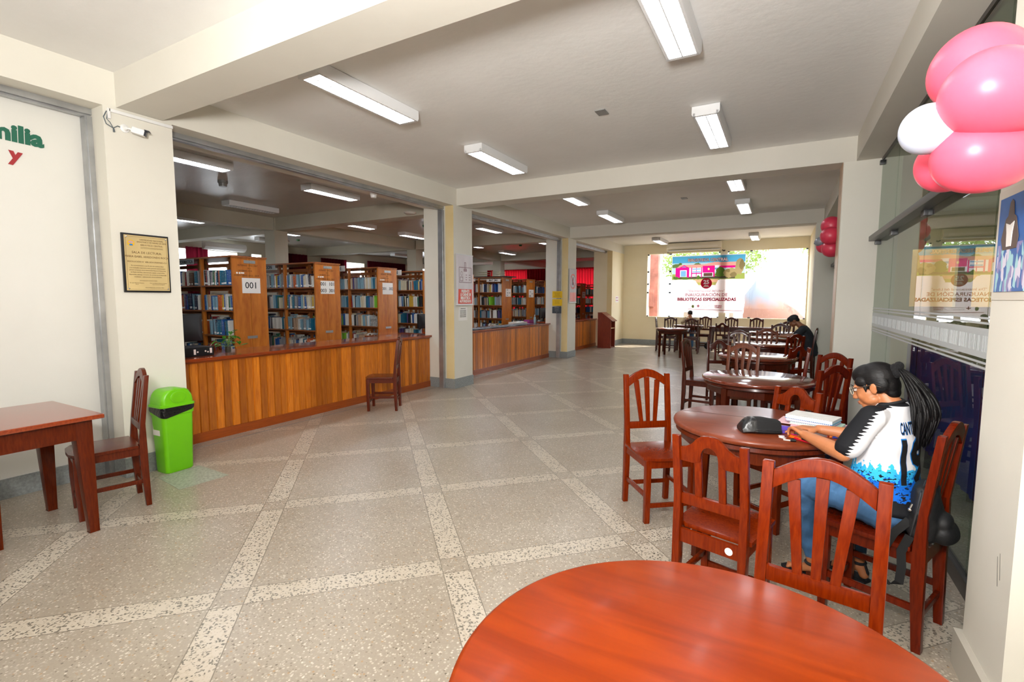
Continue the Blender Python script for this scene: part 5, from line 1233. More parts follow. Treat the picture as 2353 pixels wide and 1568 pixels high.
for A_, d_ in ((AL, (.15, 1, 0)), (AR, (.2, 1, 0))):
    d_ = Vector(d_).normalized(); a_ = Vector(A_)
    chain(b, [a_, a_-d_*.03+Vector((0, 0, -.065))], [.027, .024]); chain(b, [a_+Vector((0, 0, -.03)), a_+d_*.07+Vector((0, 0, -.068)), a_+d_*.12+Vector((0, 0, -.078))], [.028, .022, .014], (1.15, 1, .9))
    for i in range(5): chain(b, [a_+d_*.115+Vector((d_.y, -d_.x, 0))*(.022-.011*i)+Vector((0, 0, -.08)), a_+d_*(.145-.006*i)+Vector((d_.y, -d_.x, 0))*(.024-.012*i)+Vector((0, 0, -.084))], [.009, .0075], None, 8)
fuse(b, 'body', skn, G, .0036, 4)
face_parts(Hg, G, '#8d4a3c', '#3a2418'); glasses(Hg, G, '#d9cdb8', '#4a4038')
# sports shirt: pattern from the place on the body (local y forward, x to her right)
def shirt_material():
    m = bpy.data.materials.new('sports_shirt'); m.use_nodes = True; nt = m.node_tree; N = nt.nodes; L = nt.links; b = N['Principled BSDF']
    tc = N.new('ShaderNodeTexCoord'); P = tc.outputs['Object']; sp = N.new('ShaderNodeSeparateXYZ'); L.new(P, sp.inputs[0]); X, Y, Z = sp.outputs
    def mt(op, a, c=None):
        n = N.new('ShaderNodeMath'); n.operation = op
        for i, v in enumerate((a, c)):
            if v is None: continue
            if isinstance(v, (int, float)): n.inputs[i].default_value = v
            else: L.new(v, n.inputs[i])
        return n.outputs[0]
    def noise(scale, st, detail=2):
        mp = N.new('ShaderNodeMapping'); mp.inputs['Scale'].default_value = st; L.new(P, mp.inputs[0])
        n = N.new('ShaderNodeTexNoise'); n.inputs['Scale'].default_value = scale; n.inputs['Detail'].default_value = detail; L.new(mp.outputs[0], n.inputs['Vector']); return n.outputs['Fac']
    def col_(c): n = N.new('ShaderNodeRGB'); n.outputs[0].default_value = srgb(c); return n.outputs[0]
    def mix(f, a, c): n = N.new('ShaderNodeMix'); n.data_type = 'RGBA'; L.new(f, n.inputs[0]); L.new(a, n.inputs[6]); L.new(c, n.inputs[7]); return n.outputs[2]
    white, black, cyan, blue = col_('#e6e6ea'), col_('#17181c'), col_('#35b4ee'), col_('#0f62c8')
    # blue lower part rising in splinters
    zz = mt('ADD', Z, mt('MULTIPLY', mt('SUBTRACT', noise(48, (1, 1, .7)), .5), .13))
    f1 = mt('LESS_THAN', zz, .752); f2 = mt('LESS_THAN', mt('ADD', Z, mt('MULTIPLY', mt('SUBTRACT', noise(60, (1, 1, 1.2)), .5), .14)), .70)
    spl = mt('MULTIPLY', mt('GREATER_THAN', noise(85, (.45, .8, 1.5), 2), .585), mt('LESS_THAN', zz, .735))
    c = mix(f1, white, cyan); c = mix(f2, c, blue); c = mix(spl, c, black)
    c = mix(mt('LESS_THAN', mt('ADD', Z, mt('MULTIPLY', mt('SUBTRACT', noise(40, (1, 1, .5)), .5), .05)), .618), c, black)
    # dark sleeve panel with a jagged edge, along the top front of the shoulder
    tri = mt('ABSOLUTE', mt('SUBTRACT', mt('MODULO', mt('ADD', mt('MULTIPLY', Z, 62), 10), 1), .5))
    edge = mt('ADD', mt('ADD', .052, mt('MULTIPLY', mt('SUBTRACT', 1.02, Z), .42)), mt('MULTIPLY', mt('ADD', tri, mt('MULTIPLY', noise(70, (1, 1, 1)), .5)), -.040))
    side = mt('GREATER_THAN', mt('ABSOLUTE', X), .045)
    k1 = mt('MULTIPLY', mt('GREATER_THAN', Y, edge), mt('MULTIPLY', side, mt('GREATER_THAN', Z, .80)))
    k1 = mt('MULTIPLY', k1, mt('GREATER_THAN', mt('ADD', mt('ABSOLUTE', X), mt('MULTIPLY', mt('SUBTRACT', Z, .88), 1.1)), .148))
    c = mix(k1, c, black)
    c = mix(mt('GREATER_THAN', Z, 1.022), c, black)
    L.new(c, b.inputs['Base Color']); b.inputs['Roughness'].default_value = .75; b.inputs['Specular IOR Level'].default_value = .2
    bp = N.new('ShaderNodeBump'); bp.inputs['Strength'].default_value = .35; bp.inputs['Distance'].default_value = .012; L.new(noise(9, (1.6, 1.6, .7), 3), bp.inputs['Height']); L.new(bp.outputs[0], b.inputs['Normal'])
    return m
s = MB()
torso_beads(s, dense([((0, -.005, .565), (.168, .125, .05)), ((0, .04, .64), (.165, .130, .06)), ((0, .055, .70), (.160, .128, .06)), ((0, .05, .78), (.150, .118, .06)), ((0, .040, .87), (.152, .102, .06)), ((0, .045, .95), (.150, .085, .045)), ((0, .040, .99), (.10, .068, .03)), ((0, .040, 1.018), (.064, .062, .022))], 7))
for S_, E_ in ((SL, EL), (SR, ER)):
    S_, E_ = Vector(S_), Vector(E_); chain(s, [S_*.7+Vector((0, .015, .29)), S_, S_.lerp(E_, .4), S_.lerp(E_, .80)], [.052, .056, .056, .056])
def folds(co): return .0022*math.sin(55*co.z+18*co.y+9*co.x)*max(0, min(1, (1.0-co.z)*6))
fuse(s, 'shirt', shirt_material(), G, .0055, 5, .5, folds)
MB().lathe([(.058, 0), (.062, .006), (.056, .014), (.052, .012)], 32, T((0, .047, 1.018)) @ RX(-.35), False, 1.05, .95).build('collar', mat('black_knit', '#15161a', .8), G)
# lettering wrapped on the back: rays cast back onto the shirt
shirt_o = [c for c in G.children if c.name.startswith('shirt')][0]
from mathutils.bvhtree import BVHTree
bvh = BVHTree.FromPolygons([v.co for v in shirt_o.data.vertices], [p.vertices for p in shirt_o.data.polygons])
def wrap(body, size, x0, z0, lift, name, mt_, bold=0, sx=1, rot=0):
    m = MB().text(body, size, Matrix(), .0, bold=bold, sx=sx); bm = bmesh.new(); vs = [bm.verts.new((p[0], p[1], 0)) for p in m.v]
    for f in m.f:
        try: bm.faces.new([vs[i] for i in f])
        except ValueError: pass
    bmesh.ops.triangulate(bm, faces=bm.faces)
    for _ in range(3):
        es = [e for e in bm.edges if e.calc_length() > size*.12]
        if es: bmesh.ops.subdivide_edges(bm, edges=es, cuts=1)
        bmesh.ops.triangulate(bm, faces=bm.faces)
    cr, sr = math.cos(rot), math.sin(rot)
    for v in bm.verts:
        a, b_ = v.co.x*cr-v.co.y*sr, v.co.x*sr+v.co.y*cr
        an = (x0+a)/.15; X_ = .17*math.sin(an)*1.0; d = Vector((-math.sin(an)*.6, 1, 0)).normalized()
        o_ = Vector((X_*1.5, -.4, z0+b_)); tgt = Vector((X_*.55, .04, z0+b_)); d = (tgt-o_).normalized()
        h = bvh.ray_cast(o_, d); v.co = (h[0]-d*lift) if h[0] is not None else tgt
    me = bpy.data.meshes.new(name); bm.to_mesh(me); bm.free(); me.materials.append(mt_); o = bpy.data.objects.new(name, me); col.objects.link(o); o.parent = G; return o
bk, bl = mat('print_black', '#101114', .6), mat('print_blue', '#0f7ad0', .6)
wrap('CANTERA', .072, -.058, .93, .0015, 'name_outline', bl, .003, .62); wrap('CANTERA', .072, -.058, .93, .0026, 'name_print', bk, .001, .62)
wrap('19', .26, -.075, .775, .0015, 'number_outline', bl, .017, 1.0, 0); wrap('19', .26, -.075, .775, .0028, 'number_print', bk, .012, 1.0, 0)
# jeans
denim = mat('denim', '#3d6690', .85, noise=.28, nscale=9, bump=.15, bscale=260)
j = MB(); torso_beads(j, dense([((0, -.01, .525), (.158, .12, .06)), ((0, .0, .575), (.152, .115, .06))], 3))
chain(j, [(-.082, .03, .535), (-.07, .18, .56), KL, (-.01, .375, .40), (.022, .365, .26), (.045, .357, .165)], [.088, .080, .068, .062, .055, .047])
chain(j, [(.082, .03, .535), (.12, .18, .555), KR, (.205, .33, .38), (.24, .26, .26), (.26, .222, .165)], [.088, .080, .068, .060, .054, .046])
def denimf(co): return .003*math.sin(70*co.z+20*co.x)*(1 if co.z < .5 else .25)+.0015*math.sin(150*co.y+60*co.z)
fuse(j, 'jeans', denim, G, .006, 4, .5, denimf)
rip = MB()
for y, z in ((.30, .632), (.315, .628), (.22, .642)): rip.ell((-.075, y, z-.006), (.022, .012, .004), 10, 6)
rip.build('ripped_threads', mat('rip_threads', '#d8dce0', .9), G)
def sandal(A_, d_):
    d_ = Vector(d_).normalized(); a_ = Vector(A_); p = Vector((d_.y, -d_.x, 0)); m = MB()
    out = [a_+d_*y+p*x for x, y in ((-.03, -.05), (.03, -.05), (.04, .03), (.045, .10), (.03, .155), (-.01, .165), (-.035, .13), (-.035, .03))]
    m.prism([(v.x, v.y) for v in out], .0, .014, 'z')
    c = a_+d_*.075; m.tube([c-p*.042+Vector((0, 0, -.09)), c-p*.02+Vector((0, 0, -.062)), c+p*.02+Vector((0, 0, -.062)), c+p*.045+Vector((0, 0, -.09))], .016, 8, None, .35)
    pts = [a_+Vector((.031*math.cos(t), .031*math.sin(t), -.008)) for t in [2*PI*i/14 for i in range(15)]]; m.tube(pts, .008, 6)
    m.tube([a_-d_*.028+Vector((0, 0, -.01)), a_-d_*.045+Vector((0, 0, -.05)), a_-d_*.04+Vector((0, 0, -.09))], .010, 6)
    m.build('sandal', mat('black_suede', '#15151a', .8), G)
sandal(AL, (.15, 1, 0)); sandal(AR, (.2, 1, 0))
# hair with a long ponytail
def hair_mat(name, c):
    m = bpy.data.materials.new(name); m.use_nodes = True; nt = m.node_tree; N = nt.nodes; L = nt.links; b = N['Principled BSDF']
    b.inputs['Base Color'].default_value = srgb(c); b.inputs['Roughness'].default_value = .5; b.inputs['Specular IOR Level'].default_value = .3
    tc = N.new('ShaderNodeTexCoord'); mp = N.new('ShaderNodeMapping'); mp.inputs['Scale'].default_value = (9, 2, 9); L.new(tc.outputs['Object'], mp.inputs[0])
    n = N.new('ShaderNodeTexNoise'); n.inputs['Scale'].default_value = 14; n.inputs['Detail'].default_value = 4; n.inputs['Distortion'].default_value = .8; L.new(mp.outputs[0], n.inputs['Vector'])
    bp = N.new('ShaderNodeBump'); bp.inputs['Strength'].default_value = .5; bp.inputs['Distance'].default_value = .003; L.new(n.outputs['Fac'], bp.inputs['Height']); L.new(bp.outputs[0], b.inputs['Normal']); return m
hm = hair_mat('black_hair', '#0d0b0c')
h = MB(); R3 = Hg.to_3x3()
def he(c, r): h.ell(Hg @ Vector(c), r, 22, 14, None, R3)
he((0, -.022, .040), (.071, .083, .074)); he((0, .012, .062), (.060, .066, .050)); he((0, -.055, .0), (.058, .045, .055)); he((0, -.06, -.035), (.046, .03, .035))
for s_ in (-1, 1):
    he((s_*.052, -.03, .012), (.020, .045, .045)); he((s_*.056, .030, .034), (.012, .028, .022)); he((s_*.060, .022, .004), (.005, .007, .022))
fuse(h, 'hair', hm, G, .004, 3)
tie = Hg @ Vector((0, -.098, .055))
MB().ell(tie, (.034, .028, .034), 16, 10).ell(tie+Vector((.01, -.008, .02)), (.022, .02, .022), 12, 8).ell(tie+Vector((-.016, -.006, -.01)), (.02, .02, .024), 12, 8).build('hair_tie', mat('hair_tie', '#0e0d10', .95, bump=1, bscale=120), G)
pt = MB(); r6 = random.Random(12)
for k in range(150):
    a = r6.uniform(0, 2*PI); q = math.sqrt(r6.uniform(0, 1)); dx_, dy_ = math.cos(a)*q, math.sin(a)*q; ph = r6.uniform(0, 6); pts = []
    ln = r6.uniform(.78, 1.03)
    for i in range(13):
        t_ = i/12; t2 = t_*ln; wv = .012*math.sin(9*t2+ph); wd = (.014+.046*math.sin(min(1, t2*1.25)*PI*.62))*(1-.45*max(0, t2-.65)/.35)
        pts.append((dx_*wd+wv, tie.y-.012-(.070+tie.y)*math.sin(min(1, t2*1.6)*PI/2)*1.0+dy_*wd*.8+.030*max(0, t2-.6)+wv*.5, tie.z+.012-.345*t2**1.15))
    pt.tube(pts, [.0035+.0035*math.sin(PI*min(1, i/10)) if i < 12 else .0008 for i in range(13)], 5)
pt.build('ponytail', hm, G, angle=120)
MB().box(-.02, -.014, -.022, -.019, 1.02, 1.05, RX(.3)).build('clothing_tag', M['white'], G)
# ------------------------------------------------------------------ the reader in a dark cap
K = thing('person', 'reader in charcoal T-shirt and dark cap with grey brim, bent over a table', 'person', (.35, 10.45, 0), math.radians(84))
sk2 = skin_mat('reader_skin', '#8a5636')
Hm = HL((0, .155, 1.10), 34)
b = MB(); head_beads(b, Hm, 1.0, 16); chain(b, [(0, .0, .98), (0, .05, 1.02), Hm @ Vector((0, -.03, -.05))], [.065, .052, .05])
EL2, WL2, ER2, WR2 = (-.23, .13, .815), (-.11, .36, .81), (.23, .15, .815), (.10, .36, .81)
chain(b, [(-.17, -.01, .97), EL2, WL2], [.05, .04, .026]); chain(b, [(.17, -.01, .97), ER2, WR2], [.05, .04, .026])
hand_beads(b, WL2, (-.08, .44, .805), (.3, .1, -1), (.8, -.4, 0), r=.009, curl=.6); hand_beads(b, WR2, (.06, .44, .805), (-.3, .1, -1), (-.8, -.4, 0), r=.009, curl=.6)
torso_beads(b, dense([((0, -.12, .56), (.14, .1, .07)), ((0, -.07, .78), (.14, .1, .08)), ((0, -.01, .95), (.15, .08, .06))]))
chain(b, [(-.09, -.08, .54), (-.12, .32, .55), (-.12, .30, .10)], [.08, .06, .035]); chain(b, [(.09, -.08, .54), (.12, .32, .55), (.12, .30, .10)], [.08, .06, .035])
fuse(b, 'body', sk2, K, .0055, 4); face_parts(Hm, K, '#6a3a30', '#2a1a12'); glasses(Hm, K, '#2a2a2e', '#202024')
s = MB(); torso_beads(s, dense([((0, -.13, .50), (.17, .125, .05)), ((0, -.115, .62), (.17, .135, .06)), ((0, -.085, .76), (.17, .125, .07)), ((0, -.045, .88), (.17, .112, .06)), ((0, -.015, .96), (.165, .09, .05)), ((0, .0, 1.0), (.09, .06, .03))], 6))
for sg, E_ in ((-1, EL2), (1, ER2)): S_ = Vector((sg*.17, -.01, .965)); chain(s, [S_*.8+Vector((0, 0, .19)), S_, S_.lerp(Vector(E_), .6)], [.06, .062, .064])
fuse(s, 't_shirt', mat('charcoal_cotton', '#1e2228', .85, bump=.2, bscale=14), K, .007, 5)
j = MB(); torso_beads(j, dense([((0, -.13, .53), (.165, .13, .06)), ((0, -.12, .56), (.16, .13, .06))], 2)); chain(j, [(-.09, -.07, .54), (-.12, .32, .56), (-.12, .33, .3), (-.12, .31, .12)], [.09, .075, .062, .055]); chain(j, [(.09, -.07, .54), (.12, .32, .56), (.12, .33, .3), (.12, .31, .12)], [.09, .075, .062, .055])
fuse(j, 'trousers', mat('dark_trousers', '#1b2030', .85), K, .008, 4)
for sg in (-1, 1): MB().ell((sg*.12, .34, .045), (.045, .12, .045), 16, 10).build('shoe', M['black'], K)
h = MB(); R3 = Hm.to_3x3(); h.ell(Hm @ Vector((0, -.015, .045)), (.073, .092, .072), 24, 14, None, R3); h.ell(Hm @ Vector((0, .03, .055)), (.066, .06, .055), 24, 14, None, R3)
fuse(h, 'cap', mat('navy_cap', '#15161c', .8), K, .005, 3)
m = MB(); vs = []
for i in range(13):
    a = PI*i/12
    for r_2, z in ((1.0, 0), (1.0, .005)): vs.append(Hm @ Vector((.062*math.cos(a), .055+.085*math.sin(a), .036+z-.012*math.sin(a))))
m.add(vs+[Hm @ Vector((0, .05, .036)), Hm @ Vector((0, .05, .041))], [(2*i, 2*i+2, 26) for i in range(12)]+[(2*i+3, 2*i+1, 27) for i in range(12)]+[(2*i, 2*i+1, 2*i+3, 2*i+2) for i in range(12)])
m.build('cap_brim', mat('grey_brim', '#9aa0a4', .7), K)
MB().ell(Hm @ Vector((0, -.06, -.005)), (.062, .04, .045), 18, 12, None, R3).build('hair', hm, K)
# ------------------------------------------------------------------ the person far left
B = thing('person', 'person in dark cap and beige shirt, hands at mouth, at a far table', 'person', (-2.44, 15.62, 0), PI)
Hb = HL((0, .10, 1.045), 22)
b = MB(); head_beads(b, Hb, .95, 14); chain(b, [(0, -.0, .93), (0, .04, .97), Hb @ Vector((0, -.03, -.05))], [.06, .048, .046])
EL3, ER3, WL3, WR3 = (-.21, .17, .80), (.21, .17, .80), (-.04, .23, .93), (.05, .22, .92)
chain(b, [(-.16, 0, .91), EL3, WL3], [.046, .036, .024]); chain(b, [(.16, 0, .91), ER3, WR3], [.046, .036, .024])
hand_beads(b, WL3, (-.015, .215, .985), (.7, -.3, .2), (-.5, -.6, .3), r=.009, curl=.9); hand_beads(b, WR3, (.045, .235, .97), (-.8, .0, .2), (.2, -.8, .3), r=.009, curl=1.0)
torso_beads(b, dense([((0, -.06, .55), (.14, .1, .07)), ((0, -.03, .75), (.14, .1, .08)), ((0, 0, .90), (.14, .07, .05))]))
chain(b, [(-.09, -.02, .53), (-.10, .34, .54), (-.10, .33, .1)], [.08, .06, .035]); chain(b, [(.09, -.02, .53), (.10, .34, .54), (.10, .33, .1)], [.08, .06, .035])
fuse(b, 'body', skin_mat('beige_person_skin', '#b27a58'), B, .0065, 4); face_parts(Hb, B, '#7a453a', '#2a1a12')
s = MB(); torso_beads(s, dense([((0, -.06, .52), (.165, .12, .05)), ((0, -.045, .66), (.165, .125, .06)), ((0, -.02, .80), (.165, .11, .06)), ((0, .0, .895), (.16, .085, .05)), ((0, .01, .935), (.08, .055, .03))], 6))
for sg, E_, W_ in ((-1, EL3, WL3), (1, ER3, WR3)): S_ = Vector((sg*.16, 0, .905)); chain(s, [S_*.8+Vector((0, 0, .18)), S_, Vector(E_), Vector(E_).lerp(Vector(W_), .6)], [.056, .058, .05, .04])
fuse(s, 'shirt', mat('beige_shirt', '#b3a184', .85, bump=.2, bscale=14), B, .008, 5)
j = MB(); torso_beads(j, [((0, -.06, .53), (.16, .13, .07))]); chain(j, [(-.09, -.02, .53), (-.10, .34, .55), (-.10, .33, .12)], [.09, .075, .055]); chain(j, [(.09, -.02, .53), (.10, .34, .55), (.10, .33, .12)], [.09, .075, .055])
fuse(j, 'jeans', denim, B, .009, 4)
for sg in (-1, 1): MB().ell((sg*.10, .36, .045), (.045, .12, .045), 16, 10).build('shoe', M['black'], B)
h = MB(); R3 = Hb.to_3x3(); h.ell(Hb @ Vector((0, -.01, .045)), (.073, .088, .075), 20, 12, None, R3); h.ell(Hb @ Vector((0, .02, .075)), (.06, .055, .035), 20, 12, None, R3); fuse(h, 'cap', mat('black_cap', '#0f1013', .8), B, .006, 3)
# ================================================================== things on the student's table
TT = .7655
lth = mat('black_leather', '#17181a', .32, bump=.3, bscale=40); fab = mat('black_fabric', '#111214', .85)
# pencil case: a soft wedge, leather end and fabric body
t = thing('pencil_case', 'black pencil case, leather and fabric, lying open on the student\'s table', 'pencil case', (-.085, 2.985, TT), math.radians(22))
m = MB(); secs = []
for k in range(15):
    u = k/14; x = -.10+.20*u; h_ = .082*math.sin(min(1, (u+.12)*2.6)*PI/2)*(1-.35*max(0, u-.55)); w_ = .056+.012*math.sin(u*PI)
    secs.append((x, w_, h_))
vs = []; n = 16
for x, w_, h_ in secs:
    for i in range(n):
        a = 2*PI*i/n; c, s_ = math.cos(a), math.sin(a); cx = math.copysign(abs(c)**.45, c)*w_*(.72 if s_ > 0 else 1); cz = h_/2+math.copysign(abs(s_)**.5, s_)*h_/2
        vs.append((x, cx, max(cz, .0)))
fs = [(j*n+i, j*n+(i+1) % n, (j+1)*n+(i+1) % n, (j+1)*n+i) for j in range(14) for i in range(n)]
ml_ = MB(); ml_.add(vs[:6*n], fs[:5*n]+[tuple(range(n))]).build('leather_end', lth, t, angle=60)
mf = MB(); mf.add(vs[5*n:], [tuple(i-0 for i in f) for f in [(j*n+i, j*n+(i+1) % n, (j+1)*n+(i+1) % n, (j+1)*n+i) for j in range(9) for i in range(n)]]+[tuple(range(9*n+n-1, 9*n-1, -1))]).build('fabric_body', fab, t, angle=60)
MB().tube([(-.095, -.045, .005), (-.03, -.063, .026), (.05, -.062, .022), (.1, -.055, .018)], .0016, 6).tube([(-.09, 0, .064), (0, .004, .064), (.095, .0, .05)], .002, 6).build('seam', lth, t)
def small(mb, name, mt_, label, cat, loc, rz=0, **k):
    o = mb.build(name, mt_, origin=(0, 0, 0), **k); o.location = loc; o.rotation_euler = (0, 0, math.radians(rz)); tag(o, label, cat); return o
t = thing('hole_punch', 'purple plastic stapler poking out of the pencil case', 'stapler', (.045, 3.035, TT), math.radians(15)); pu = mat('purple_plastic', '#5d45b0', .35)
MB().box(-.035, .04, -.014, .014, 0, .012).build('base', pu, t, bevel=.003); MB().prism([(-.035, .014), (.04, .018), (.03, .036), (-.02, .040), (-.035, .03)], -.012, .012, 'y').build('lever', pu, t, bevel=.003)
t.name = 'stapler'
t = thing('craft_knife', 'orange craft knife lying under the student\'s hand', 'knife', (.095, 2.925, TT), math.radians(-45))
MB().prism([(-.05, -.008), (.03, -.012), (.045, -.004), (.045, .006), (.0, .014), (-.05, .008)], 0, .014, 'z').build('handle', mat('orange_plastic', '#ef6a14', .35), t, bevel=.003); MB().box(.03, .06, -.008, .008, .001, .016).build('dark_tip', M['black'], t, bevel=.003)
def pen(x, y, rz, c, label, L_=.13, r=.0045, z=0):
    t = thing('pen', label, 'pen', (x, y, TT+r+z), math.radians(rz)); cm = mat('pen_'+c.strip('#'), c, .3)
    MB().tube([(-L_/2, 0, 0), (L_/2-.012, 0, 0)], r, 10).build('barrel', cm, t); MB().tube([(L_/2-.012, 0, 0), (L_/2, 0, 0)], [r*.9, r*.2], 10).build('tip', M['chrome'], t); MB().box(-L_/2, -L_/2+.035, -.001, .001, r, r+.003).build('clip', cm, t)
pen(.135, 2.875, -40, '#c5102a', 'red pen with a clear cap pointing toward the chair back, nearest the table edge')
pen(.135, 2.915, -48, '#8e1020', 'dark red pen lying behind the bright red one', .12)
pen(.11, 2.945, -35, '#d01880', 'magenta marker under the student\'s wrist', .10, .006)
pen(.115, 2.965, -30, '#23252a', 'black pen beside the magenta marker', .12)
pen(.285, 3.095, 40, '#d03a28', 'red pencil at the right end of the notebooks', .11, .004)
pen(.30, 3.075, 35, '#e0783a', 'orange pencil beside the red one at the right end of the notebooks', .12, .004)
pen(.315, 3.06, 30, '#2b3a8c', 'blue pen nearest the student\'s sleeve', .12, .0045)
small(MB().box(-.016, .016, -.008, .008, 0, .004), 'eraser', M['white'], 'flat white eraser beside the pencil case', 'eraser', (.03, 2.91, TT), -30, bevel=.002)
small(MB().box(-.016, .016, -.007, .007, 0, .003, RZ(.4)), 'paper_slip', M['paper'], 'small white paper slip nearest the table edge', 'paper', (.05, 2.875, TT), -20)
small(MB().box(-.014, .014, -.007, .007, 0, .003), 'paper_slip', M['paper'], 'white paper slip against the pencil case', 'paper', (.025, 2.945, TT), 10)
small(MB().tube([(-.012, 0, .008), (.012, 0, .008)], .008, 12).tube([(-.004, .006, .008), (.004, .006, .008)], .010, 12), 'binder_clip', M['black'], 'little black clip on the front of the table', 'clip', (.078, 2.858, TT), 10)
# notebooks
def notebook(x, y, z, rz, w_, d_, h_, cov, label, ring=True, pg='#eceae8', topc=None):
    t = thing('notebook', label, 'notebook', (x, y, z), math.radians(rz))
    MB().box(-w_/2, w_/2, -d_/2, d_/2, .0018, h_-.0018).build('pages', mat('pages_'+pg.strip('#'), pg, .8), t, smooth=False)
    cm = mat('cover_'+cov.strip('#'), cov, .35); MB().box(-w_/2-.003, w_/2+.003, -d_/2-.003, d_/2+.003, 0, .0018).build('back_cover', cm, t, smooth=False)
    MB().box(-w_/2-.001, w_/2+.001, -d_/2-.001, d_/2+.001, h_-.0018, h_).build('front_cover', topc or cm, t, smooth=False)
    if ring:
        m = MB()
        for k in range(24):
            x_ = -w_/2+.01+(w_-.02)*k/23; pts = [(x_, -d_/2-.003+.007*math.cos(a), h_/2+(h_/2+.004)*math.sin(a)) for a in [2*PI*i/8 for i in range(9)]]
            m.tube(pts, .0011, 5)
        m.build('wire_binding', mat('binding_white', '#f0f0f2', .3), t)
    return t
nx_, ny_ = .185, 3.285
notebook(nx_+.03, ny_-.01, TT, -6, .27, .20, .010, '#e6a8b8', 'pink notebook at the bottom of the pile of notebooks', False)
notebook(nx_-.09, ny_+.02, TT+.0102, -12, .16, .18, .004, '#e9b9c0', 'thin pink notebook sticking out to the left of the pile', False)
notebook(nx_+.02, ny_-.015, TT+.0145, -16, .24, .17, .009, '#b9dccb', 'pale green notebook second from the bottom of the pile')
notebook(nx_+.0, ny_+.005, TT+.024, -20, .235, .165, .014, '#7a5aa8', 'spiral notebook with a purple edge in the middle of the pile')
notebook(nx_+.0, ny_+.01, TT+.0385, -20, .24, .165, .020, '#2fa6d8', 'white spiral notebook on top of the pile with an orange drawing', True, '#eef0f4', mat('drawn_cover', '#ecebe8', .5, noise=.10, nscale=30))
# papers of the reader and the person far left
small(MB().box(-.14, .14, -.1, .1, 0, .003).box(-.135, .0, -.098, .1, .003, .007), 'open_book', M['paper'], 'open white papers in front of the capped reader', 'papers', (-.05, 10.5, TT), 10)
small(MB().box(-.12, .12, -.09, .09, 0, .004), 'open_book', M['paper'], 'white notebook in front of the person in the beige shirt', 'notebook', (-2.42, 15.25, .7485), 0)
small(MB().prism([(-.09, 0), (.09, 0), (.085, .012), (-.05, .02)], -.03, .03, 'y'), 'pencil_case', fab, 'dark pencil case by the elbow of the person in the beige shirt', 'pencil case', (-2.15, 15.3, .7485), -15)
# backpack of the student: leans on the chair back
t = thing('backpack', 'black backpack wedged between the student and the chair back', 'backpack', (.5, 2.76, 0), math.radians(65)); fb = mat('pack_nylon', '#101114', .6, bump=.5, bscale=25)
m = MB(); torso_beads(m, dense([((-.075, -.125, .505), (.105, .055, .05)), ((-.075, -.125, .60), (.105, .052, .06)), ((-.07, -.118, .68), (.085, .045, .045))], 5)); torso_beads(m, [((-.14, -.115, .54), (.035, .045, .06)), ((-.04, -.185, .51), (.075, .045, .055)), ((-.06, -.18, .56), (.05, .035, .04))])
fuse(m, 'pack_body', fb, t, .006, 4, .5, lambda co: .003*math.sin(60*co.z)*math.sin(45*co.x))
MB().tube([(-.17, -.10, .50), (-.178, -.115, .60), (-.155, -.12, .69), (-.09, -.12, .728)], .004, 6).tube([(-.175, -.135, .50), (-.18, -.145, .60), (-.15, -.15, .67)], .003, 6).build('zip', mat('zip_tape', '#2a2b2e', .4), t)
MB().ell((-.185, -.095, .615), (.008, .008, .008), 12, 8).tube([(-.178, -.10, .64), (-.185, -.095, .62)], .004, 6).build('zip_puller', M['chrome'], t)
def strap(pts, name='strap', w_=.016):
    m = MB(); P_ = [Vector(p) for p in pts]; vs = []
    for i, p in enumerate(P_):
        d = (P_[min(i+1, len(P_)-1)]-P_[max(i-1, 0)]).normalized(); s_ = Vector((-.35, .94, 0)); s_ = (s_-d*s_.dot(d)).normalized(); nn = d.cross(s_)*.0018
        vs += [p-s_*w_+nn, p+s_*w_+nn, p+s_*w_-nn, p-s_*w_-nn]
    fs = [(4*i+k, 4*i+(k+1) % 4, 4*i+4+(k+1) % 4, 4*i+4+k) for i in range(len(P_)-1) for k in range(4)]+[(3, 2, 1, 0), tuple(4*(len(P_)-1)+k for k in range(4))]
    m.add(vs, fs).build(name, mat('strap_webbing', '#101113', .85), t)
strap([(-.16, -.09, .56), (-.195, -.05, .50), (-.205, -.02, .42), (-.205, .0, .34), (-.203, -.015, .285), (-.20, -.05, .268), (-.20, -.08, .29), (-.20, -.085, .36), (-.20, -.08, .43), (-.18, -.10, .50)])
# bag on the far chair and a dark bag on the floor by the long table
o = MB(); torso_beads(o, [((0, 0, .06), (.15, .1, .06)), ((.05, .02, .05), (.12, .1, .05))]); t = thing('black_bag', 'black shoulder bag lying on the seat of the far left chair', 'bag', (-2.83, 14.52, .457)); fuse(o, 'bag_body', fb, t, .01, 3)
strap([(.16, 0, .03), (.19, -.02, -.08), (.22, -.04, -.16), (.26, -.05, -.19)], 'strap', .01)
o = MB(); torso_beads(o, [((0, 0, .10), (.10, .09, .10)), ((.03, 0, .17), (.06, .06, .07))]); t = thing('black_bag', 'dark bag on the floor beside the long table\'s left leg', 'bag', (-1.93, 15.6, 0)); fuse(o, 'bag_body', fb, t, .01, 3)
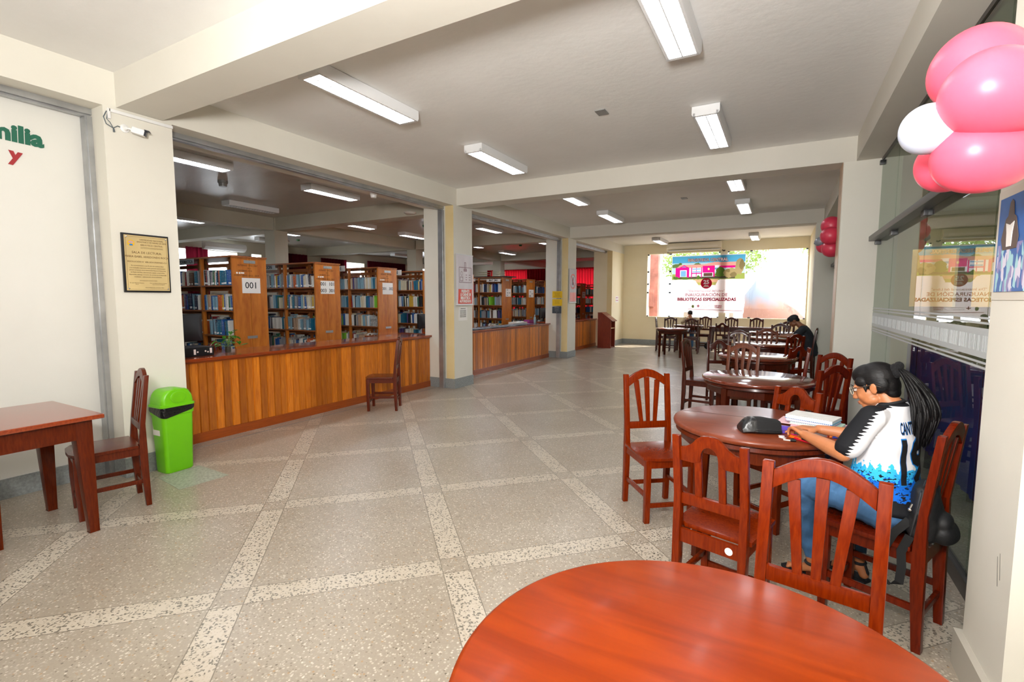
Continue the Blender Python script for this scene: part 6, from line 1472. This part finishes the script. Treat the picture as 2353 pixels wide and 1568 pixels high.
# ================================================================== outside the far windows
ext = lambda n, c: mat(n, c, .9, noise=.4, nscale=3)
tag(MB().box(-5.6, -4.42, 20, 20.3, 0, 6).box(-5.6, -4.55, 19.9, 20, 1.2, 1.9).build('garden_wall', ext('weathered_pink_wall', '#9c6458')), 'weathered pink wall outside the far left window', 'wall')
struct('ground', MB().box(-16, 14, YW+.2, 42, -.12, -.02), ext('dry_ground', '#93887c'))
m = MB(); r7 = random.Random(3); xs_ = [-1.35, -1.1, -.99, -.78, -.54, -.38, .02, .48, .90, 1.3, 1.8]; zs_ = [1.75, 2.2, 2.34, 2.14, 2.08, 1.79, 1.48, 1.11, .69, .35, -.02]
vs = []; ny = 9
for i, (x, z) in enumerate(zip(xs_, zs_)):
    for jj in range(ny):
        v = jj/(ny-1); y = 20.6+4*v; k = math.sin(PI*min(1, v*1.0))**.7 if 0 < v < 1 else 0; vs.append((x+r7.uniform(-.04, .04)*(0 < v < 1), y, max(-.02, z*k)+r7.uniform(-.03, .03)*(k > 0)*(v != .5)))
m.add(vs, [(i*ny+q, (i+1)*ny+q, (i+1)*ny+q+1, i*ny+q+1) for i in range(len(xs_)-1) for q in range(ny-1)])
def mound_mat():
    m = ext('earth_mound', '#7d5b48'); nt = m.node_tree; N = nt.nodes; L = nt.links; b = N['Principled BSDF']; tc = N.new('ShaderNodeTexCoord'); s = N.new('ShaderNodeSeparateXYZ'); L.new(tc.outputs['Object'], s.inputs[0])
    n = N.new('ShaderNodeTexNoise'); n.inputs['Scale'].default_value = 2; L.new(tc.outputs['Object'], n.inputs['Vector']); a = N.new('ShaderNodeMath'); a.operation = 'ADD'; L.new(s.outputs[2], a.inputs[0]); L.new(n.outputs['Fac'], a.inputs[1])
    r = N.new('ShaderNodeValToRGB'); r.color_ramp.elements[0].position = .55; r.color_ramp.elements[0].color = srgb('#6e4c3e'); r.color_ramp.elements[1].position = .75; r.color_ramp.elements[1].color = srgb('#535b66')
    d = N.new('ShaderNodeMath'); d.operation = 'MULTIPLY'; d.inputs[1].default_value = .33; L.new(a.outputs[0], d.inputs[0]); L.new(d.outputs[0], r.inputs[0]); L.new(r.outputs[0], b.inputs['Base Color']); return m
tag(m.build('earth_mound', mound_mat(), angle=60), 'mound of earth outside the far right window', 'mound')
def tree(x, y, h_, cr, n, label, trunk=True):
    t = thing('tree', label, 'tree', (x, y, 0), 0, 'trees outside the far windows'); rr_ = random.Random(int(x*10)+40)
    if trunk:
        m = MB().tube([(0, 0, 0), (.05, 0, h_*.4), (-.05, 0, h_*.75)], [.12, .09, .05], 8)
        for k in range(6): a = rr_.uniform(0, 6.3); m.tube([(0, 0, h_*(.4+.06*k)), (cr*.6*math.cos(a), cr*.6*math.sin(a), h_*(.62+.06*k))], [.04, .015], 6)
        m.build('trunk', ext('bark', '#8f8274'), t)
    m = MB()
    for k in range(n):
        a, b_, q = rr_.uniform(0, 2*PI), rr_.uniform(-1, 1), rr_.uniform(.25, 1)**.5
        c = Vector((cr*q*math.cos(a)*math.sqrt(1-b_*b_), cr*q*math.sin(a)*math.sqrt(1-b_*b_), h_*.82+cr*.62*q*b_)); s_ = rr_.uniform(.06, .13)
        Rm = T(c) @ RZ(rr_.uniform(0, 6)) @ RX(rr_.uniform(-1.2, 1.2)) @ RY(rr_.uniform(-1, 1))
        m.add([(-s_*.4, 0, 0), (0, -s_, .02), (s_*.4, 0, 0), (0, s_, .02)], [(0, 1, 2, 3)], Rm)
    m.build('foliage', cloth('leaf_green_%d' % n, '#7f9650', .3), t, smooth=False); return t
tree(-4.0, 24, 3.9, 1.35, 1500, 'leafy tree outside the far left window, top of the left pane'); tree(-2.2, 26, 4.3, 1.5, 1501, 'leafy tree outside behind the hanging banner')
tree(-2.3, 27, 5.5, 2.0, 1100, 'leafy tree outside over the top of the hanging banner'); tree(2.2, 25, 5.0, 1.8, 1600, 'leafy tree at the right edge of the far right window')
tag(MB().box(.98, 1.3, 19.9, 20.2, 0, 2.3).build('gate_post', ext('red_brick', '#8d4a38')), 'red brick post outside the right edge of the far window', 'post')
# outside the glazed room beyond
tag(MB().box(1.7, 8.5, 17.2, 17.5, 0, 6).build('orange_building', mat('sunlit_ochre', '#a8804e', .9, noise=.1, nscale=2)), 'ochre building seen through the windows of the room beyond the glass', 'building')
bpy.data.scenes.remove(bench)
